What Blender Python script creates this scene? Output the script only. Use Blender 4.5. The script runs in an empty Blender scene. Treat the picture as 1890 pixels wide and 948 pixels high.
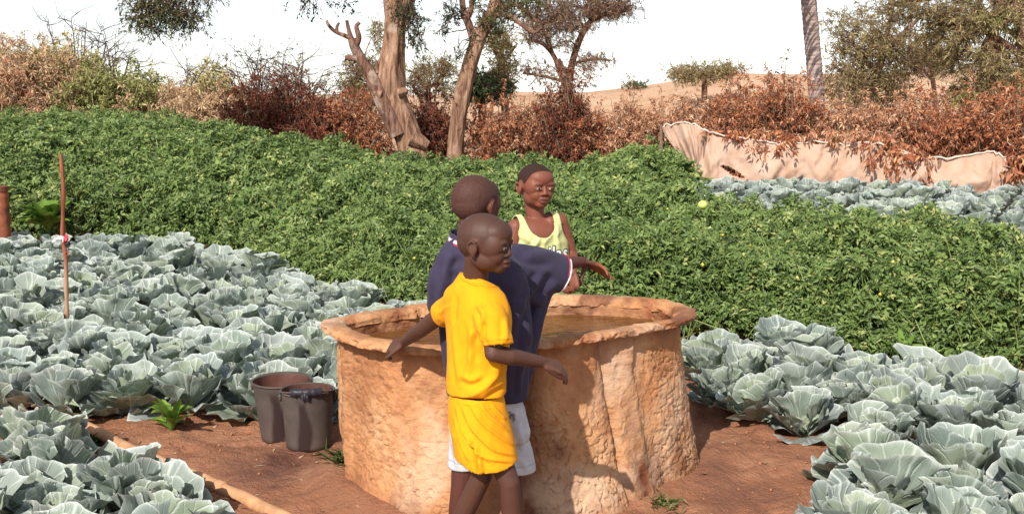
import bpy, bmesh, math, random
import numpy as np
from mathutils import Vector, Matrix
from mathutils.bvhtree import BVHTree

random.seed(7)
rng = np.random.default_rng(7)
scene = bpy.context.scene
COL = scene.collection
R = math.radians

# ------------------------------------------------------------------ camera
CAM_Z, FPX, PITCH = 1.6, 2000.0, math.atan(279 / 2000.0)
cd = bpy.data.cameras.new('camera'); cam = bpy.data.objects.new('camera', cd); COL.objects.link(cam)
cam.location = (0, 0, CAM_Z); cam.rotation_euler = (math.pi / 2 - PITCH, 0, 0)
cd.sensor_width = 36; cd.lens = 36 * FPX / 1890; cd.clip_end = 4000; cd.clip_start = 0.05
scene.camera = cam

# ------------------------------------------------------------------ sky and sun
SUN_EL, SUN_AZ = R(38), R(22)          # sun behind the camera, to the left by SUN_AZ
w = bpy.data.worlds.new('World'); scene.world = w; w.use_nodes = True
wn = w.node_tree.nodes; wl = w.node_tree.links
bg = wn['Background']
sky = wn.new('ShaderNodeTexSky'); sky.sky_type = 'NISHITA'; sky.sun_disc = False
sky.sun_elevation = SUN_EL; sky.sun_rotation = math.pi + SUN_AZ
sky.air_density = 1.0; sky.dust_density = 0.35; sky.ozone_density = 1.0
hs = wn.new('ShaderNodeHueSaturation'); hs.inputs['Saturation'].default_value = 0.35
wl.new(sky.outputs[0], hs.inputs['Color']); wl.new(hs.outputs[0], bg.inputs['Color'])
bg.inputs['Strength'].default_value = 0.125
sd = bpy.data.lights.new('sun', 'SUN'); sun = bpy.data.objects.new('sun', sd); COL.objects.link(sun)
sd.energy = 4.5; sd.angle = R(0.5); sd.color = (1, 0.93, 0.84)
sdir = Vector((-math.sin(SUN_AZ) * math.cos(SUN_EL), -math.cos(SUN_AZ) * math.cos(SUN_EL), math.sin(SUN_EL)))
sun.rotation_euler = sdir.to_track_quat('Z', 'Y').to_euler(); sun.location = (-4, -6, 8)
vs = scene.view_settings
vs.view_transform = 'Standard'; vs.look = 'None'; vs.exposure = 0.42; vs.gamma = 1; vs.use_curve_mapping = False
scene.render.engine = 'CYCLES'
try:
    scene.cycles.use_denoising = True
    scene.cycles.max_bounces = 4; scene.cycles.diffuse_bounces = 2; scene.cycles.glossy_bounces = 2; scene.cycles.transmission_bounces = 3; scene.cycles.caustics_reflective = False; scene.cycles.caustics_refractive = False
except Exception: pass

# ------------------------------------------------------------------ helpers: where things stand
CP, SP = math.cos(PITCH), math.sin(PITCH)
def ray(px, py):
    u = (px - 945) / FPX; v = (474 - py) / FPX
    return np.array([u, CP + v * SP, -SP + v * CP])
def P(px, py, y):                       # point seen at a pixel, y metres ahead
    d = ray(px, py); return np.array([0, 0, CAM_Z]) + d * (y / d[1])
def PG(px, py, z=0.0):                  # point seen at a pixel, at height z
    d = ray(px, py); return np.array([0, 0, CAM_Z]) + d * ((z - CAM_Z) / d[2])
def proj(V):
    V = np.asarray(V) - np.array([0, 0, CAM_Z])
    f = V[:, 1] * CP - V[:, 2] * SP; u = V[:, 1] * SP + V[:, 2] * CP
    return np.stack([945 + FPX * V[:, 0] / f, 474 - FPX * u / f], 1)
def X(px, y): return (px - 945) / FPX * y * 1.0

def hash3(i, j, k, s):
    h = (i.astype(np.int64) * 374761393 + j.astype(np.int64) * 668265263 + k.astype(np.int64) * 2147483647 + s * 1274126177) & 0xffffffff
    h = ((h ^ (h >> 13)) * 1274126177) & 0xffffffff
    h = ((h ^ (h >> 16)) * 2246822519) & 0xffffffff
    return ((h ^ (h >> 15)) & 0xffffff) / float(0xffffff)
def vn(p, s=0):                         # value noise in -1..1
    p = np.asarray(p, float); f = np.floor(p); t = p - f; t = t * t * (3 - 2 * t); f = f.astype(np.int64)
    o = 0
    for a in (0, 1):
        wa = t[:, 0] if a else 1 - t[:, 0]
        for b in (0, 1):
            wb = t[:, 1] if b else 1 - t[:, 1]
            for c in (0, 1):
                wc = t[:, 2] if c else 1 - t[:, 2]
                o = o + wa * wb * wc * hash3(f[:, 0] + a, f[:, 1] + b, f[:, 2] + c, s)
    return o * 2 - 1
def fbm(p, s=0, o=4, g=0.5):
    p = np.asarray(p, float); a = 1; r = 0
    for i in range(o): r = r + a * vn(p * 2 ** i + 13.7 * i, s + i); a *= g
    return r
def sst(x, a, b):
    t = np.clip((np.asarray(x, float) - a) / (b - a), 0, 1); return t * t * (3 - 2 * t)
def inpoly(x, y, poly):
    x = np.asarray(x, float); y = np.asarray(y, float); c = np.zeros(x.shape, bool); n = len(poly)
    for i in range(n):
        x0, y0 = poly[i]; x1, y1 = poly[i - 1]
        if y0 == y1: continue
        k = ((y0 > y) != (y1 > y)) & (x < (x1 - x0) * (y - y0) / (y1 - y0) + x0)
        c ^= k
    return c

# ------------------------------------------------------------------ helpers: meshes
def tag(o, label=None, cat=None, group=None, kind=None):
    if label: o['label'] = label
    if cat: o['category'] = cat
    if group: o['group'] = group
    if kind: o['kind'] = kind
    return o
def mesh_of(name, V, F, smooth=True, attrs=None, uv=None):
    me = bpy.data.meshes.new(name); V = np.asarray(V, np.float32)
    Fs = [np.asarray(f, np.int32) for f in (F if isinstance(F, list) else [F]) if len(f)]
    li = np.concatenate([f.ravel() for f in Fs]); lt = np.concatenate([np.full(len(f), f.shape[1], np.int32) for f in Fs])
    ls = np.concatenate([[0], np.cumsum(lt)[:-1]]).astype(np.int32)
    me.vertices.add(len(V)); me.vertices.foreach_set('co', V.ravel())
    me.loops.add(len(li)); me.loops.foreach_set('vertex_index', li)
    me.polygons.add(len(lt)); me.polygons.foreach_set('loop_start', ls); me.polygons.foreach_set('loop_total', lt)
    me.polygons.foreach_set('use_smooth', np.full(len(lt), smooth))
    me.update(calc_edges=True)
    for k, a in (attrs or {}).items():
        a = np.asarray(a, np.float32)
        if a.ndim == 1:
            at = me.attributes.new(k, 'FLOAT', 'POINT'); at.data.foreach_set('value', a)
        else:
            at = me.attributes.new(k, 'FLOAT_COLOR', 'POINT')
            at.data.foreach_set('color', np.concatenate([a, np.ones((len(a), 1), np.float32)], 1).ravel())
    if uv is not None:
        l = me.uv_layers.new(name='UVMap'); l.data.foreach_set('uv', np.asarray(uv, np.float32)[li].ravel())
    return me
def obj(name, me, mat=None, parent=None, loc=None):
    if mat is not None and not me.materials: me.materials.append(mat)
    o = bpy.data.objects.new(name, me); COL.objects.link(o)
    if parent is not None: o.parent = parent
    if loc is not None: o.location = loc
    return o
def empty(name, loc=(0, 0, 0), rz=0.0):
    o = bpy.data.objects.new(name, None); COL.objects.link(o); o.location = loc; o.rotation_euler = (0, 0, rz); o.empty_display_size = 0.1
    return o
class Geo:                              # collects vertices and faces for one mesh
    def __init__(s): s.V = []; s.F3 = []; s.F4 = []; s.n = 0; s.A = []
    def add(s, V, F, a=0.5):
        V = np.asarray(V, float); F = np.asarray(F, np.int64)
        if len(V) == 0: return
        (s.F3 if F.shape[1] == 3 else s.F4).append(F + s.n); s.V.append(V); s.n += len(V)
        s.A.append(np.broadcast_to(np.asarray(a, float), (len(V),)).copy())
    def arrays(s):
        F = []
        if s.F3: F.append(np.concatenate(s.F3))
        if s.F4: F.append(np.concatenate(s.F4))
        return np.concatenate(s.V), F
    def build(s, name, mat, parent=None, off=None, smooth=True):
        V, F = s.arrays()
        if off is not None: V = V - np.asarray(off)
        return obj(name, mesh_of(name, V, F, smooth, {'tint': np.concatenate(s.A)}), mat, parent)
def tubes(g, pts, rad, sides=5, a=0.5, cap=False):      # pts (M,K,3), rad (M,K)
    pts = np.asarray(pts, float); rad = np.asarray(rad, float)
    if pts.ndim == 2: pts = pts[None]; rad = np.broadcast_to(rad, pts.shape[:2])
    M_, K = pts.shape[:2]
    t = np.gradient(pts, axis=1); t /= np.linalg.norm(t, axis=2, keepdims=True) + 1e-9
    ref = np.tile(np.array([0.31, 0.17, 0.93]), (M_, 1))
    bad = np.abs((t.mean(1) * ref).sum(1)) > 0.85; ref[bad] = [0.9, 0.3, 0.1]
    u = np.cross(t, ref[:, None, :]); u /= np.linalg.norm(u, axis=2, keepdims=True) + 1e-9
    v = np.cross(t, u)
    an = np.arange(sides) / sides * 2 * math.pi
    V = pts[:, :, None, :] + rad[:, :, None, None] * (np.cos(an)[None, None, :, None] * u[:, :, None, :] + np.sin(an)[None, None, :, None] * v[:, :, None, :])
    idx = np.arange(M_ * K * sides).reshape(M_, K, sides)
    q = np.stack([idx[:, :-1, :], np.roll(idx[:, :-1, :], -1, 2), np.roll(idx[:, 1:, :], -1, 2), idx[:, 1:, :]], -1).reshape(-1, 4)
    av = np.broadcast_to(np.asarray(a, float).reshape(-1, 1, 1) if np.ndim(a) else a, (M_, K, sides)).ravel()
    g.add(V.reshape(-1, 3), q, av)
    if cap:
        for m in range(M_):
            for k, rev in ((0, True), (K - 1, False)):
                c = pts[m, k]; ring = V[m, k]; n = sides
                vv = np.concatenate([ring, c[None]]); f = np.array([[i, (i + 1) % n, n] for i in range(n)])
                g.add(vv, f[:, ::-1] if rev else f, float(np.ravel(a)[0]))
def unit(v): v = np.asarray(v, float); return v / (np.linalg.norm(v, axis=-1, keepdims=True) + 1e-9)
def leaves(g, base, d, n, L, W, a, fold=0.15, bend=0.0):        # rhombic leaves, folded on the midrib
    base = np.asarray(base, float); d = unit(d); s = unit(np.cross(d, n)); n2 = np.cross(s, d)
    L = np.broadcast_to(L, (len(base),))[:, None]; W = np.broadcast_to(W, (len(base),))[:, None]
    tip = base + d * L - n2 * L * bend
    lf = base + d * L * 0.42 + s * W * 0.5 + n2 * W * fold; rt = base + d * L * 0.42 - s * W * 0.5 + n2 * W * fold
    V = np.stack([base, rt, tip, lf], 1).reshape(-1, 3); f = np.arange(len(V)).reshape(-1, 4)
    f = np.concatenate([f[:, [0, 1, 2]], f[:, [0, 2, 3]]])
    g.add(V, f, np.repeat(np.broadcast_to(a, (len(base),)), 4))
def catmull(pts, n):
    pts = np.asarray(pts, float); m = len(pts); t = np.linspace(0, m - 1, n); i = np.clip(t.astype(int), 0, m - 2); f = (t - i)[:, None]
    p0 = pts[np.clip(i - 1, 0, m - 1)]; p1 = pts[i]; p2 = pts[i + 1]; p3 = pts[np.clip(i + 2, 0, m - 1)]
    return 0.5 * (2 * p1 + (p2 - p0) * f + (2 * p0 - 5 * p1 + 4 * p2 - p3) * f ** 2 + (3 * p1 - p0 - 3 * p2 + p3) * f ** 3)

# ------------------------------------------------------------------ helpers: materials
class Mat:
    def __init__(s, name, rough=0.8, spec=0.3):
        s.m = bpy.data.materials.new(name); s.m.use_nodes = True; s.t = s.m.node_tree; s.b = s.t.nodes['Principled BSDF']
        s.b.inputs['Roughness'].default_value = rough; s.b.inputs['Specular IOR Level'].default_value = spec
        s.out = s.t.nodes['Material Output']
    def n(s, ty, **k):
        o = s.t.nodes.new('ShaderNode' + ty)
        for a, v in k.items(): setattr(o, a, v)
        return o
    def l(s, a, b): s.t.links.new(a, b)
    def coord(s, kind='Object'):
        if kind == 'Position': return s.n('NewGeometry').outputs['Position']
        return s.n('TexCoord').outputs[kind]
    def noise(s, scale, detail=4, rough=0.55, kind='Object', dist=0.0, stretch=None, co=None):
        o = s.n('TexNoise'); o.inputs['Scale'].default_value = scale; o.inputs['Detail'].default_value = detail
        o.inputs['Roughness'].default_value = rough; o.inputs['Distortion'].default_value = dist
        c = co if co is not None else s.coord(kind)
        if stretch:
            mp = s.n('Mapping'); mp.inputs['Scale'].default_value = stretch; s.l(c, mp.inputs['Vector']); c = mp.outputs[0]
        s.l(c, o.inputs['Vector']); return o.outputs['Fac']
    def ramp(s, fac, stops):
        r = s.n('ValToRGB'); e = r.color_ramp.elements
        while len(e) < len(stops): e.new(0.5)
        for x, (p, c) in zip(e, stops): x.position = p; x.color = (*c, 1) if len(c) == 3 else c
        s.l(fac, r.inputs['Fac']); return r.outputs['Color']
    def mix(s, fac, a, b, mode='MIX'):
        o = s.n('Mix', data_type='RGBA', blend_type=mode)
        for v, k in ((fac, 0), (a, 6), (b, 7)):
            if isinstance(v, (int, float)): o.inputs[k].default_value = v
            elif isinstance(v, tuple): o.inputs[k].default_value = (*v, 1)
            else: s.l(v, o.inputs[k])
        return o.outputs[2]
    def math(s, op, a, b=0.0, c=None):
        o = s.n('Math', operation=op)
        for v, k in ((a, 0), (b, 1), (c, 2)):
            if v is None: continue
            if isinstance(v, (int, float)): o.inputs[k].default_value = v
            else: s.l(v, o.inputs[k])
        return o.outputs[0]
    def sep(s, v): o = s.n('SeparateXYZ'); s.l(v, o.inputs[0]); return o.outputs
    def attr(s, name): return s.n('Attribute', attribute_name=name)
    def bump(s, h, strength=0.5, dist=0.01):
        o = s.n('Bump'); o.inputs['Strength'].default_value = strength; o.inputs['Distance'].default_value = dist
        s.l(h, o.inputs['Height']); s.l(o.outputs[0], s.b.inputs['Normal'])
    def color(s, c):
        if isinstance(c, tuple): s.b.inputs['Base Color'].default_value = (*c, 1)
        else: s.l(c, s.b.inputs['Base Color'])
    def thin(s, col, f=0.3):             # some light passes through a leaf
        t = s.n('BsdfTranslucent'); mx = s.n('MixShader'); mx.inputs[0].default_value = f
        if isinstance(col, tuple): t.inputs[0].default_value = (*col, 1)
        else: s.l(col, t.inputs[0])
        s.l(s.b.outputs[0], mx.inputs[1]); s.l(t.outputs[0], mx.inputs[2]); s.l(mx.outputs[0], s.out.inputs['Surface'])

def foliage_mat(name, stops, rough=0.6, thin=0.25, spec=0.3):
    m = Mat(name, rough, spec); a = m.attr('tint').outputs['Fac']; c = m.ramp(a, stops)
    m.color(c)
    if thin: m.thin(c, thin)
    return m.m

# ------------------------------------------------------------------ the tank's outline, from the rim
RIM_Z = 0.72
rim_px = [(598, 590), (604, 603), (622, 614), (655, 623), (700, 632), (760, 640), (830, 644), (900, 641), (985, 629), (1060, 622), (1130, 610), (1200, 599), (1250, 589),
          (1276, 579), (1281, 571), (1266, 561), (1225, 552), (1150, 546), (1050, 543), (990, 545), (900, 551), (800, 559), (720, 570), (655, 580), (615, 585)]
rim_w = np.array([PG(a, b, RIM_Z)[:2] for a, b in rim_px])
TC = np.array([0.0, 4.48])
ra = np.arctan2(rim_w[:, 1] - TC[1], rim_w[:, 0] - TC[0]); rr = np.linalg.norm(rim_w - TC, axis=1)
so = np.argsort(ra); ra = ra[so]; rr = rr[so]
ra3 = np.concatenate([ra - 2 * math.pi, ra, ra + 2 * math.pi]); rr3 = np.concatenate([rr] * 3)
_tt = np.linspace(-math.pi, math.pi, 721)[:-1]; _r0 = np.interp(_tt, ra3, rr3)
_k = np.hanning(25); _k /= _k.sum(); _r0 = np.convolve(np.concatenate([_r0[-24:], _r0, _r0[:24]]), _k, 'same')[24:-24]
def rimR(th):
    th = (np.asarray(th) + math.pi) % (2 * math.pi) - math.pi
    return np.interp(th, np.append(_tt, math.pi), np.append(_r0, _r0[0]))

# ------------------------------------------------------------------ ground
def ground_z(x, y):
    x = np.asarray(x, float); y = np.asarray(y, float)
    ax = x / np.maximum(y, 6) * 20
    left = 0.78 * sst(-ax, 0.5, 7.5) * sst(y, 9, 21)
    dune = sst(y, 27, 50) * (2.25 + 0.55 * sst(ax, 2, 5) + 0.5 * sst(ax, 5, 9) + 0.25 * sst(-ax, 3, 8) + 0.3 * np.sin(x * 0.11 + 1)) * (1 - 0.9 * sst(y, 62, 130))
    rightup = 0.9 * sst(y, 18.5, 27) * sst(ax, 1, 4) + 0.35 * sst(y, 21, 27) * (1 - sst(ax, 1, 4))
    strip = 0.24 * sst(y, 9.5, 14.5) * sst(ax, 1.2, 3.0)
    z = np.maximum(left, rightup * (1 - sst(y, 40, 60)) ) + dune * 0.8
    z = np.maximum(z, strip * (1 - sst(y, 40, 60)))
    return z
def near_bumps(x, y):
    p = np.stack([x, y, x * 0], 1)
    m = (1 - sst(y, 9, 12)) * sst(y, 0.5, 1.5) * (1 - sst(np.abs(x), 4, 6))
    b = 0.022 * fbm(p * 1.7, 3, 3) + 0.016 * fbm(p * 8, 5, 3) + 0.009 * fbm(p * 26, 9, 2)
    dx = x - TC[0]; dy = y - TC[1]; th = np.arctan2(dy, dx); dr = np.hypot(dx, dy) - rimR(th)
    heap = (0.05 + 0.06 * sst(-np.cos(th), 0.2, 0.9)) * np.exp(-np.maximum(dr, 0) / (0.12 + 0.10 * sst(-np.cos(th), 0.2, 0.9)))
    return m * (b * sst(np.abs(dr), 0.0, 0.15) + heap)

def soil_material():
    m = Mat('soil', 0.85, 0.25); c = m.coord('Position')
    n1 = m.noise(2.2, 5, 0.6, co=c); n2 = m.noise(28, 5, 0.65, co=c); n3 = m.noise(0.9, 3, 0.5, co=c)
    red = m.ramp(n1, [(0.3, (0.21, 0.08, 0.042)), (0.5, (0.33, 0.135, 0.07)), (0.72, (0.47, 0.23, 0.13))])
    red = m.mix(m.math('MULTIPLY', n2, 0.55), red, (0.42, 0.22, 0.13))
    wet = m.attr('wet').outputs['Fac']
    wetm = m.math('MULTIPLY', wet, m.ramp(n1, [(0.28, (1, 1, 1)), (0.62, (0.35, 0.35, 0.35))]))
    red = m.mix(wetm, red, (0.105, 0.042, 0.034))
    sand = m.ramp(m.noise(0.5, 6, 0.65, co=c), [(0.3, (0.44, 0.25, 0.14)), (0.55, (0.56, 0.36, 0.23)), (0.75, (0.62, 0.44, 0.30))])
    far = m.n('MapRange'); far.inputs[1].default_value = 16; far.inputs[2].default_value = 23
    m.l(m.sep(c)[1], far.inputs[0])
    m.color(m.mix(far.outputs[0], red, sand))
    rg = m.n('MapRange'); rg.inputs[3].default_value = 0.9; rg.inputs[4].default_value = 0.22; m.l(wetm, rg.inputs[0]); m.l(rg.outputs[0], m.b.inputs['Roughness'])
    h = m.math('ADD', m.noise(60, 6, 0.7, co=c), m.math('MULTIPLY', m.noise(14, 4, 0.6, co=c), 1.5))
    m.bump(h, 1.0, 0.018); return m.m
def clay_material(name, wetness=0.0):
    m = Mat(name, 0.85, 0.25); c = m.coord('Object')
    n1 = m.noise(2.4, 6, 0.68, dist=0.4); n2 = m.noise(24, 5, 0.7); n4 = m.noise(1.5, 4, 0.6, dist=0.5)
    col = m.ramp(n1, [(0.27, (0.25, 0.098, 0.042)), (0.43, (0.43, 0.20, 0.088)), (0.56, (0.53, 0.285, 0.14)), (0.70, (0.50, 0.31, 0.19)), (0.85, (0.37, 0.225, 0.14))])
    col = m.mix(m.ramp(n2, [(0.38, (0.75, 0.75, 0.75)), (0.5, (0, 0, 0))]), col, (0.42, 0.19, 0.09))
    col = m.mix(m.ramp(n4, [(0.50, (0, 0, 0)), (0.60, (0.7, 0.7, 0.7))]), col, (0.60, 0.43, 0.30))
    blot = m.ramp(m.noise(6.5, 3, 0.55, dist=0.6), [(0.6, (0, 0, 0)), (0.66, (1, 1, 1))])
    col = m.mix(m.math('MULTIPLY', blot, 0.35 + wetness), col, (0.34, 0.125, 0.055))
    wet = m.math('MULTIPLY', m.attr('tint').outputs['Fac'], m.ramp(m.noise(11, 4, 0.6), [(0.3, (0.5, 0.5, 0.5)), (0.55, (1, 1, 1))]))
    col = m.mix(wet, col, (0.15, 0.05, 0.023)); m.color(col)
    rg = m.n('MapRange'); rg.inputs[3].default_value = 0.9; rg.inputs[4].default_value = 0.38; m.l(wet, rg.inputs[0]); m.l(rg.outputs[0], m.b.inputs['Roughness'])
    h = m.math('ADD', m.noise(55, 5, 0.65), m.math('MULTIPLY', m.noise(16, 4, 0.6, stretch=(1, 1, 1.8)), 2.0))
    m.bump(h, 0.8, 0.008); return m.m

# ---- the ground: one sheet, fine near the tank, running out to the horizon
def spaced(lo, hi, step, reach_lo, reach_hi, k=1.22):
    mid = np.arange(lo, hi, step); a = [hi]; s = step
    while a[-1] < reach_hi: s *= k; a.append(a[-1] + s)
    b = [lo]; s = step
    while b[-1] > reach_lo: s *= k; b.append(b[-1] - s)
    return np.concatenate([b[:0:-1], mid, a])
gx = spaced(-3.0, 3.0, 0.024, -900, 900, 1.16); gy = spaced(2.6, 8.2, 0.024, -60, 2600, 1.1)
GX, GY = np.meshgrid(gx, gy); gxx = GX.ravel(); gyy = GY.ravel()
gz = ground_z(gxx, gyy) + near_bumps(gxx, gyy)
gz += 0.10 * fbm(np.stack([gxx * 0.35, gyy * 0.35, gxx * 0], 1), 21, 3) * sst(gyy, 20, 26)
ix = np.arange(len(gxx)).reshape(GX.shape)
gF = np.stack([ix[:-1, :-1], ix[:-1, 1:], ix[1:, 1:], ix[1:, :-1]], -1).reshape(-1, 4)
_pp = proj(np.stack([gxx, np.maximum(gyy, 1.0), gz], 1))
def blob(px, py, rx, ry): return np.exp(-(((_pp[:, 0] - px) / rx) ** 2 + ((_pp[:, 1] - py) / ry) ** 2) ** 2)
wet = np.clip(blob(480, 870, 75, 38) * 0.9 + blob(560, 845, 70, 40) * 0.55 + blob(1330, 900, 45, 60) * 0.5 + blob(130, 790, 60, 25) * 0.5 + blob(1420, 915, 60, 25) * 0.4 + blob(720, 930, 80, 30) * 0.3, 0, 1)
wet *= (gyy < 9) & (gyy > 2)
ground = obj('ground', mesh_of('ground', np.stack([gxx, gyy, gz], 1), gF, True, {'wet': wet}), soil_material()); tag(ground, 'red-brown soil of the garden running up to pale sand dunes', kind='structure')

# ---- the mud-plastered water tank
tank = empty('water_tank', (TC[0], TC[1], 0)); tag(tank, 'round waist-high mud-plastered water tank behind the two boys', 'tank')
NT_ = 1100; th = np.linspace(-math.pi, math.pi, NT_, endpoint=False)
def shell(name, prof, disp, mat, wetf=None):           # prof: rows of (offset from the rim outline, z)
    prof = np.asarray(prof); K = len(prof); r0 = rimR(th)
    RR = r0[None, :] + prof[:, 0][:, None]; ZZ = np.broadcast_to(prof[:, 1][:, None], RR.shape); TT = np.broadcast_to(th[None, :], RR.shape)
    p = np.stack([np.cos(TT) * RR, np.sin(TT) * RR, ZZ], -1).reshape(-1, 3)
    dr, dz = disp(p, TT.ravel(), ZZ.ravel())
    p = p + np.stack([np.cos(TT.ravel()) * dr, np.sin(TT.ravel()) * dr, dz], 1)
    i = np.arange(K * NT_).reshape(K, NT_)
    q = np.stack([i[:-1], np.roll(i[:-1], -1, 1), np.roll(i[1:], -1, 1), i[1:]], -1).reshape(-1, 4)
    wt = np.clip(wetf(p, TT.ravel(), ZZ.ravel()), 0, 1) if wetf else np.zeros(len(p))
    return obj(name, mesh_of(name, p, q, True, {'tint': wt}), mat, tank)
def angd(t, a): return (t - a + math.pi) % (2 * math.pi) - math.pi
def wall_disp(p, t, z):
    q = p.copy(); lump = fbm(q * np.array([3, 3, 2.2]), 31, 3) * 0.016
    chip = fbm(q * np.array([20, 20, 31]) + 0.6 * fbm(q * 9, 41, 2)[:, None], 33, 3)
    chips = -0.010 * sst(np.abs(chip), 0.16, 0.0) * sst(fbm(q * 3.5, 35, 2), -0.45, 0.25)
    rough = 0.0045 * fbm(q * 40, 37, 3)
    dent = -0.11 * np.exp(-(angd(t, R(-86)) / 0.17) ** 2) * sst(z, 0.0, 0.2) * (1 - 0.3 * sst(z, 0.5, 0.7))
    ridge = 0.03 * np.exp(-(angd(t, R(-22)) / 0.045) ** 2) * (0.6 + 0.6 * fbm(q * 8, 43, 2)) + 0.022 * np.exp(-(angd(t, R(-160)) / 0.05) ** 2)
    groove = -0.028 * np.exp(-(angd(t, R(-33)) / 0.03) ** 2) * sst(fbm(q * np.array([2, 2, 5]), 47, 2), -0.3, 0.2)
    taper = -0.11 * sst(-np.cos(t), .3, 1.0) * (1 - sst(z, -.05, .62))
    foot = 0.02 * fbm(q * np.array([6, 6, 3]), 45, 3) * (1 - sst(z, 0, 0.2))
    return lump + chips + rough + dent + ridge + groove + foot + taper + 0.05 * (1 - sst(z, -.1, .3)) * sst(-np.sin(t), .1, .8), 0 * z
wz = np.linspace(-0.10, 0.69, 150)
wprof = [(0.055 * (1 - sst(z, -0.1, 0.22)) - 0.045 * sst(z, 0.1, 0.6) + 0.01 * math.sin(z * 7), z) for z in wz]
def wall_wet_shade(p, t, z):
    dk = 0.85 * np.exp(-(angd(t, R(-83)) / 0.15) ** 2) * sst(-z, -0.70, -0.45)  # wet groove, painted darker to deepen the boy's shadow on the wall
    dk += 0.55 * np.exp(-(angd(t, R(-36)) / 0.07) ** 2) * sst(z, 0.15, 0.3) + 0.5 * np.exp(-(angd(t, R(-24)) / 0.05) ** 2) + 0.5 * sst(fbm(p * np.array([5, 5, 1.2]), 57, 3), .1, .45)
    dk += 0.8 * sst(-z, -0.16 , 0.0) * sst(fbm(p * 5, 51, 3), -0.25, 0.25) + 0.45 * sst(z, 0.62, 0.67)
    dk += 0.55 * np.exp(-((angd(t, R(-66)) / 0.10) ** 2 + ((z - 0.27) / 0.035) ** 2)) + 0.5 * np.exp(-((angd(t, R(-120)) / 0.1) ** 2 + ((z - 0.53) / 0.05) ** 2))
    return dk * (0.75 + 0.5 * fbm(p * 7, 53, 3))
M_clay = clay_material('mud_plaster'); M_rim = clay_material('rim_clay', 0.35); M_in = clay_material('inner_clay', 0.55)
shell('wall', wprof, wall_disp, M_clay, wall_wet_shade)
def rim_disp(p, t, z):
    q = np.stack([np.cos(t), np.sin(t), z * 3], 1)
    e = 0.010 * fbm(q * 5, 61, 3) + 0.011 * fbm(q * 19, 63, 3); k = sst(p[:, 0] ** 2 + (p[:, 1]) ** 2, 0, 0.01)
    return e + 0.004 * fbm(p * 45, 65, 2), 0.005 * fbm(q * np.array([4, 4, 0.1]), 67, 3) + 0.0028 * fbm(p * 30, 69, 3)
rp = [(-0.07, 0.676), (-0.04, 0.682), (-0.010, 0.688), (0.008, 0.691), (0.012, 0.696), (0.012, 0.708), (0.006, 0.717), (-0.008, 0.721), (-0.03, 0.722), (-0.05, 0.721), (-0.066, 0.717), (-0.078, 0.709), (-0.086, 0.697), (-0.09, 0.68)]
rp = catmull(np.array(rp), 34)
def rim_wet(p, t, z): return 0.85 * sst(fbm(p * 5.5, 71, 3), 0.0, 0.35) * (0.4 + 0.6 * sst(np.cos(t - R(60)), -0.6, 0.5))
shell('rim', rp, rim_disp, M_rim, rim_wet)
ip = [(-0.086 - 0.03 * s, 0.69 - 0.42 * s) for s in np.linspace(0, 1, 40)]
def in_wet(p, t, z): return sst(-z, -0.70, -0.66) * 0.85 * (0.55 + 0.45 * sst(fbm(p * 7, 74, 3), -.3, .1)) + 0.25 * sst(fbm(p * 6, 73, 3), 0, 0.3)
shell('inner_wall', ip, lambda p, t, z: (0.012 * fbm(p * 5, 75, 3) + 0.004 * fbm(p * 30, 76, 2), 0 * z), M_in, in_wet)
# tank floor
r_ = rimR(th) - 0.09; fv = np.concatenate([np.stack([np.cos(th) * r_, np.sin(th) * r_, th * 0 + 0.28], 1), [[0, 0, 0.28]]])
obj('floor', mesh_of('floor', fv, np.array([[i, (i + 1) % NT_, NT_] for i in range(NT_)]), True, {'tint': np.full(NT_ + 1, 0.8)}), M_in, tank)
# water
wm = Mat('murky_water', 0.03, 0.5); wm.color((0.20, 0.085, 0.022)); wm.b.inputs['IOR'].default_value = 1.33
cw = wm.coord('Object'); wm.color(wm.ramp(wm.noise(3, 3), [(0.35, (0.11, 0.042, 0.010)), (0.7, (0.19, 0.085, 0.024))]))
wm.bump(wm.math('ADD', wm.noise(9, 3, 0.5, stretch=(1, 2.6, 1), dist=0.8), wm.math('MULTIPLY', wm.noise(30, 2, 0.5, stretch=(1, 2, 1)), 0.3)), 0.85, 0.035)
WZ = 0.636; rw = rimR(th) - 0.082
wv = [[0, 0, 0]]; 
rings_ = np.linspace(0.03, 1, 40)
wv = np.concatenate([[[0, 0, 0]]] + [np.stack([np.cos(th[::4]) * rw[::4] * s, np.sin(th[::4]) * rw[::4] * s, 0.0015 * fbm(np.stack([np.cos(th[::4]) * s * 9, np.sin(th[::4]) * s * 16, th[::4] * 0], 1), 81, 2)], 1) for s in rings_])
nw = len(th[::4]); wi = 1 + np.arange(40 * nw).reshape(40, nw)
wq = np.stack([wi[:-1], np.roll(wi[:-1], -1, 1), np.roll(wi[1:], -1, 1), wi[1:]], -1).reshape(-1, 4)
wt3 = np.array([[0, 1 + i, 1 + (i + 1) % nw] for i in range(nw)])
water = obj('water', mesh_of('water', wv, [wt3, wq]), wm.m, None, (TC[0], TC[1], WZ)); tag(water, 'brown rippled water filling the tank', kind='structure')

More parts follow.
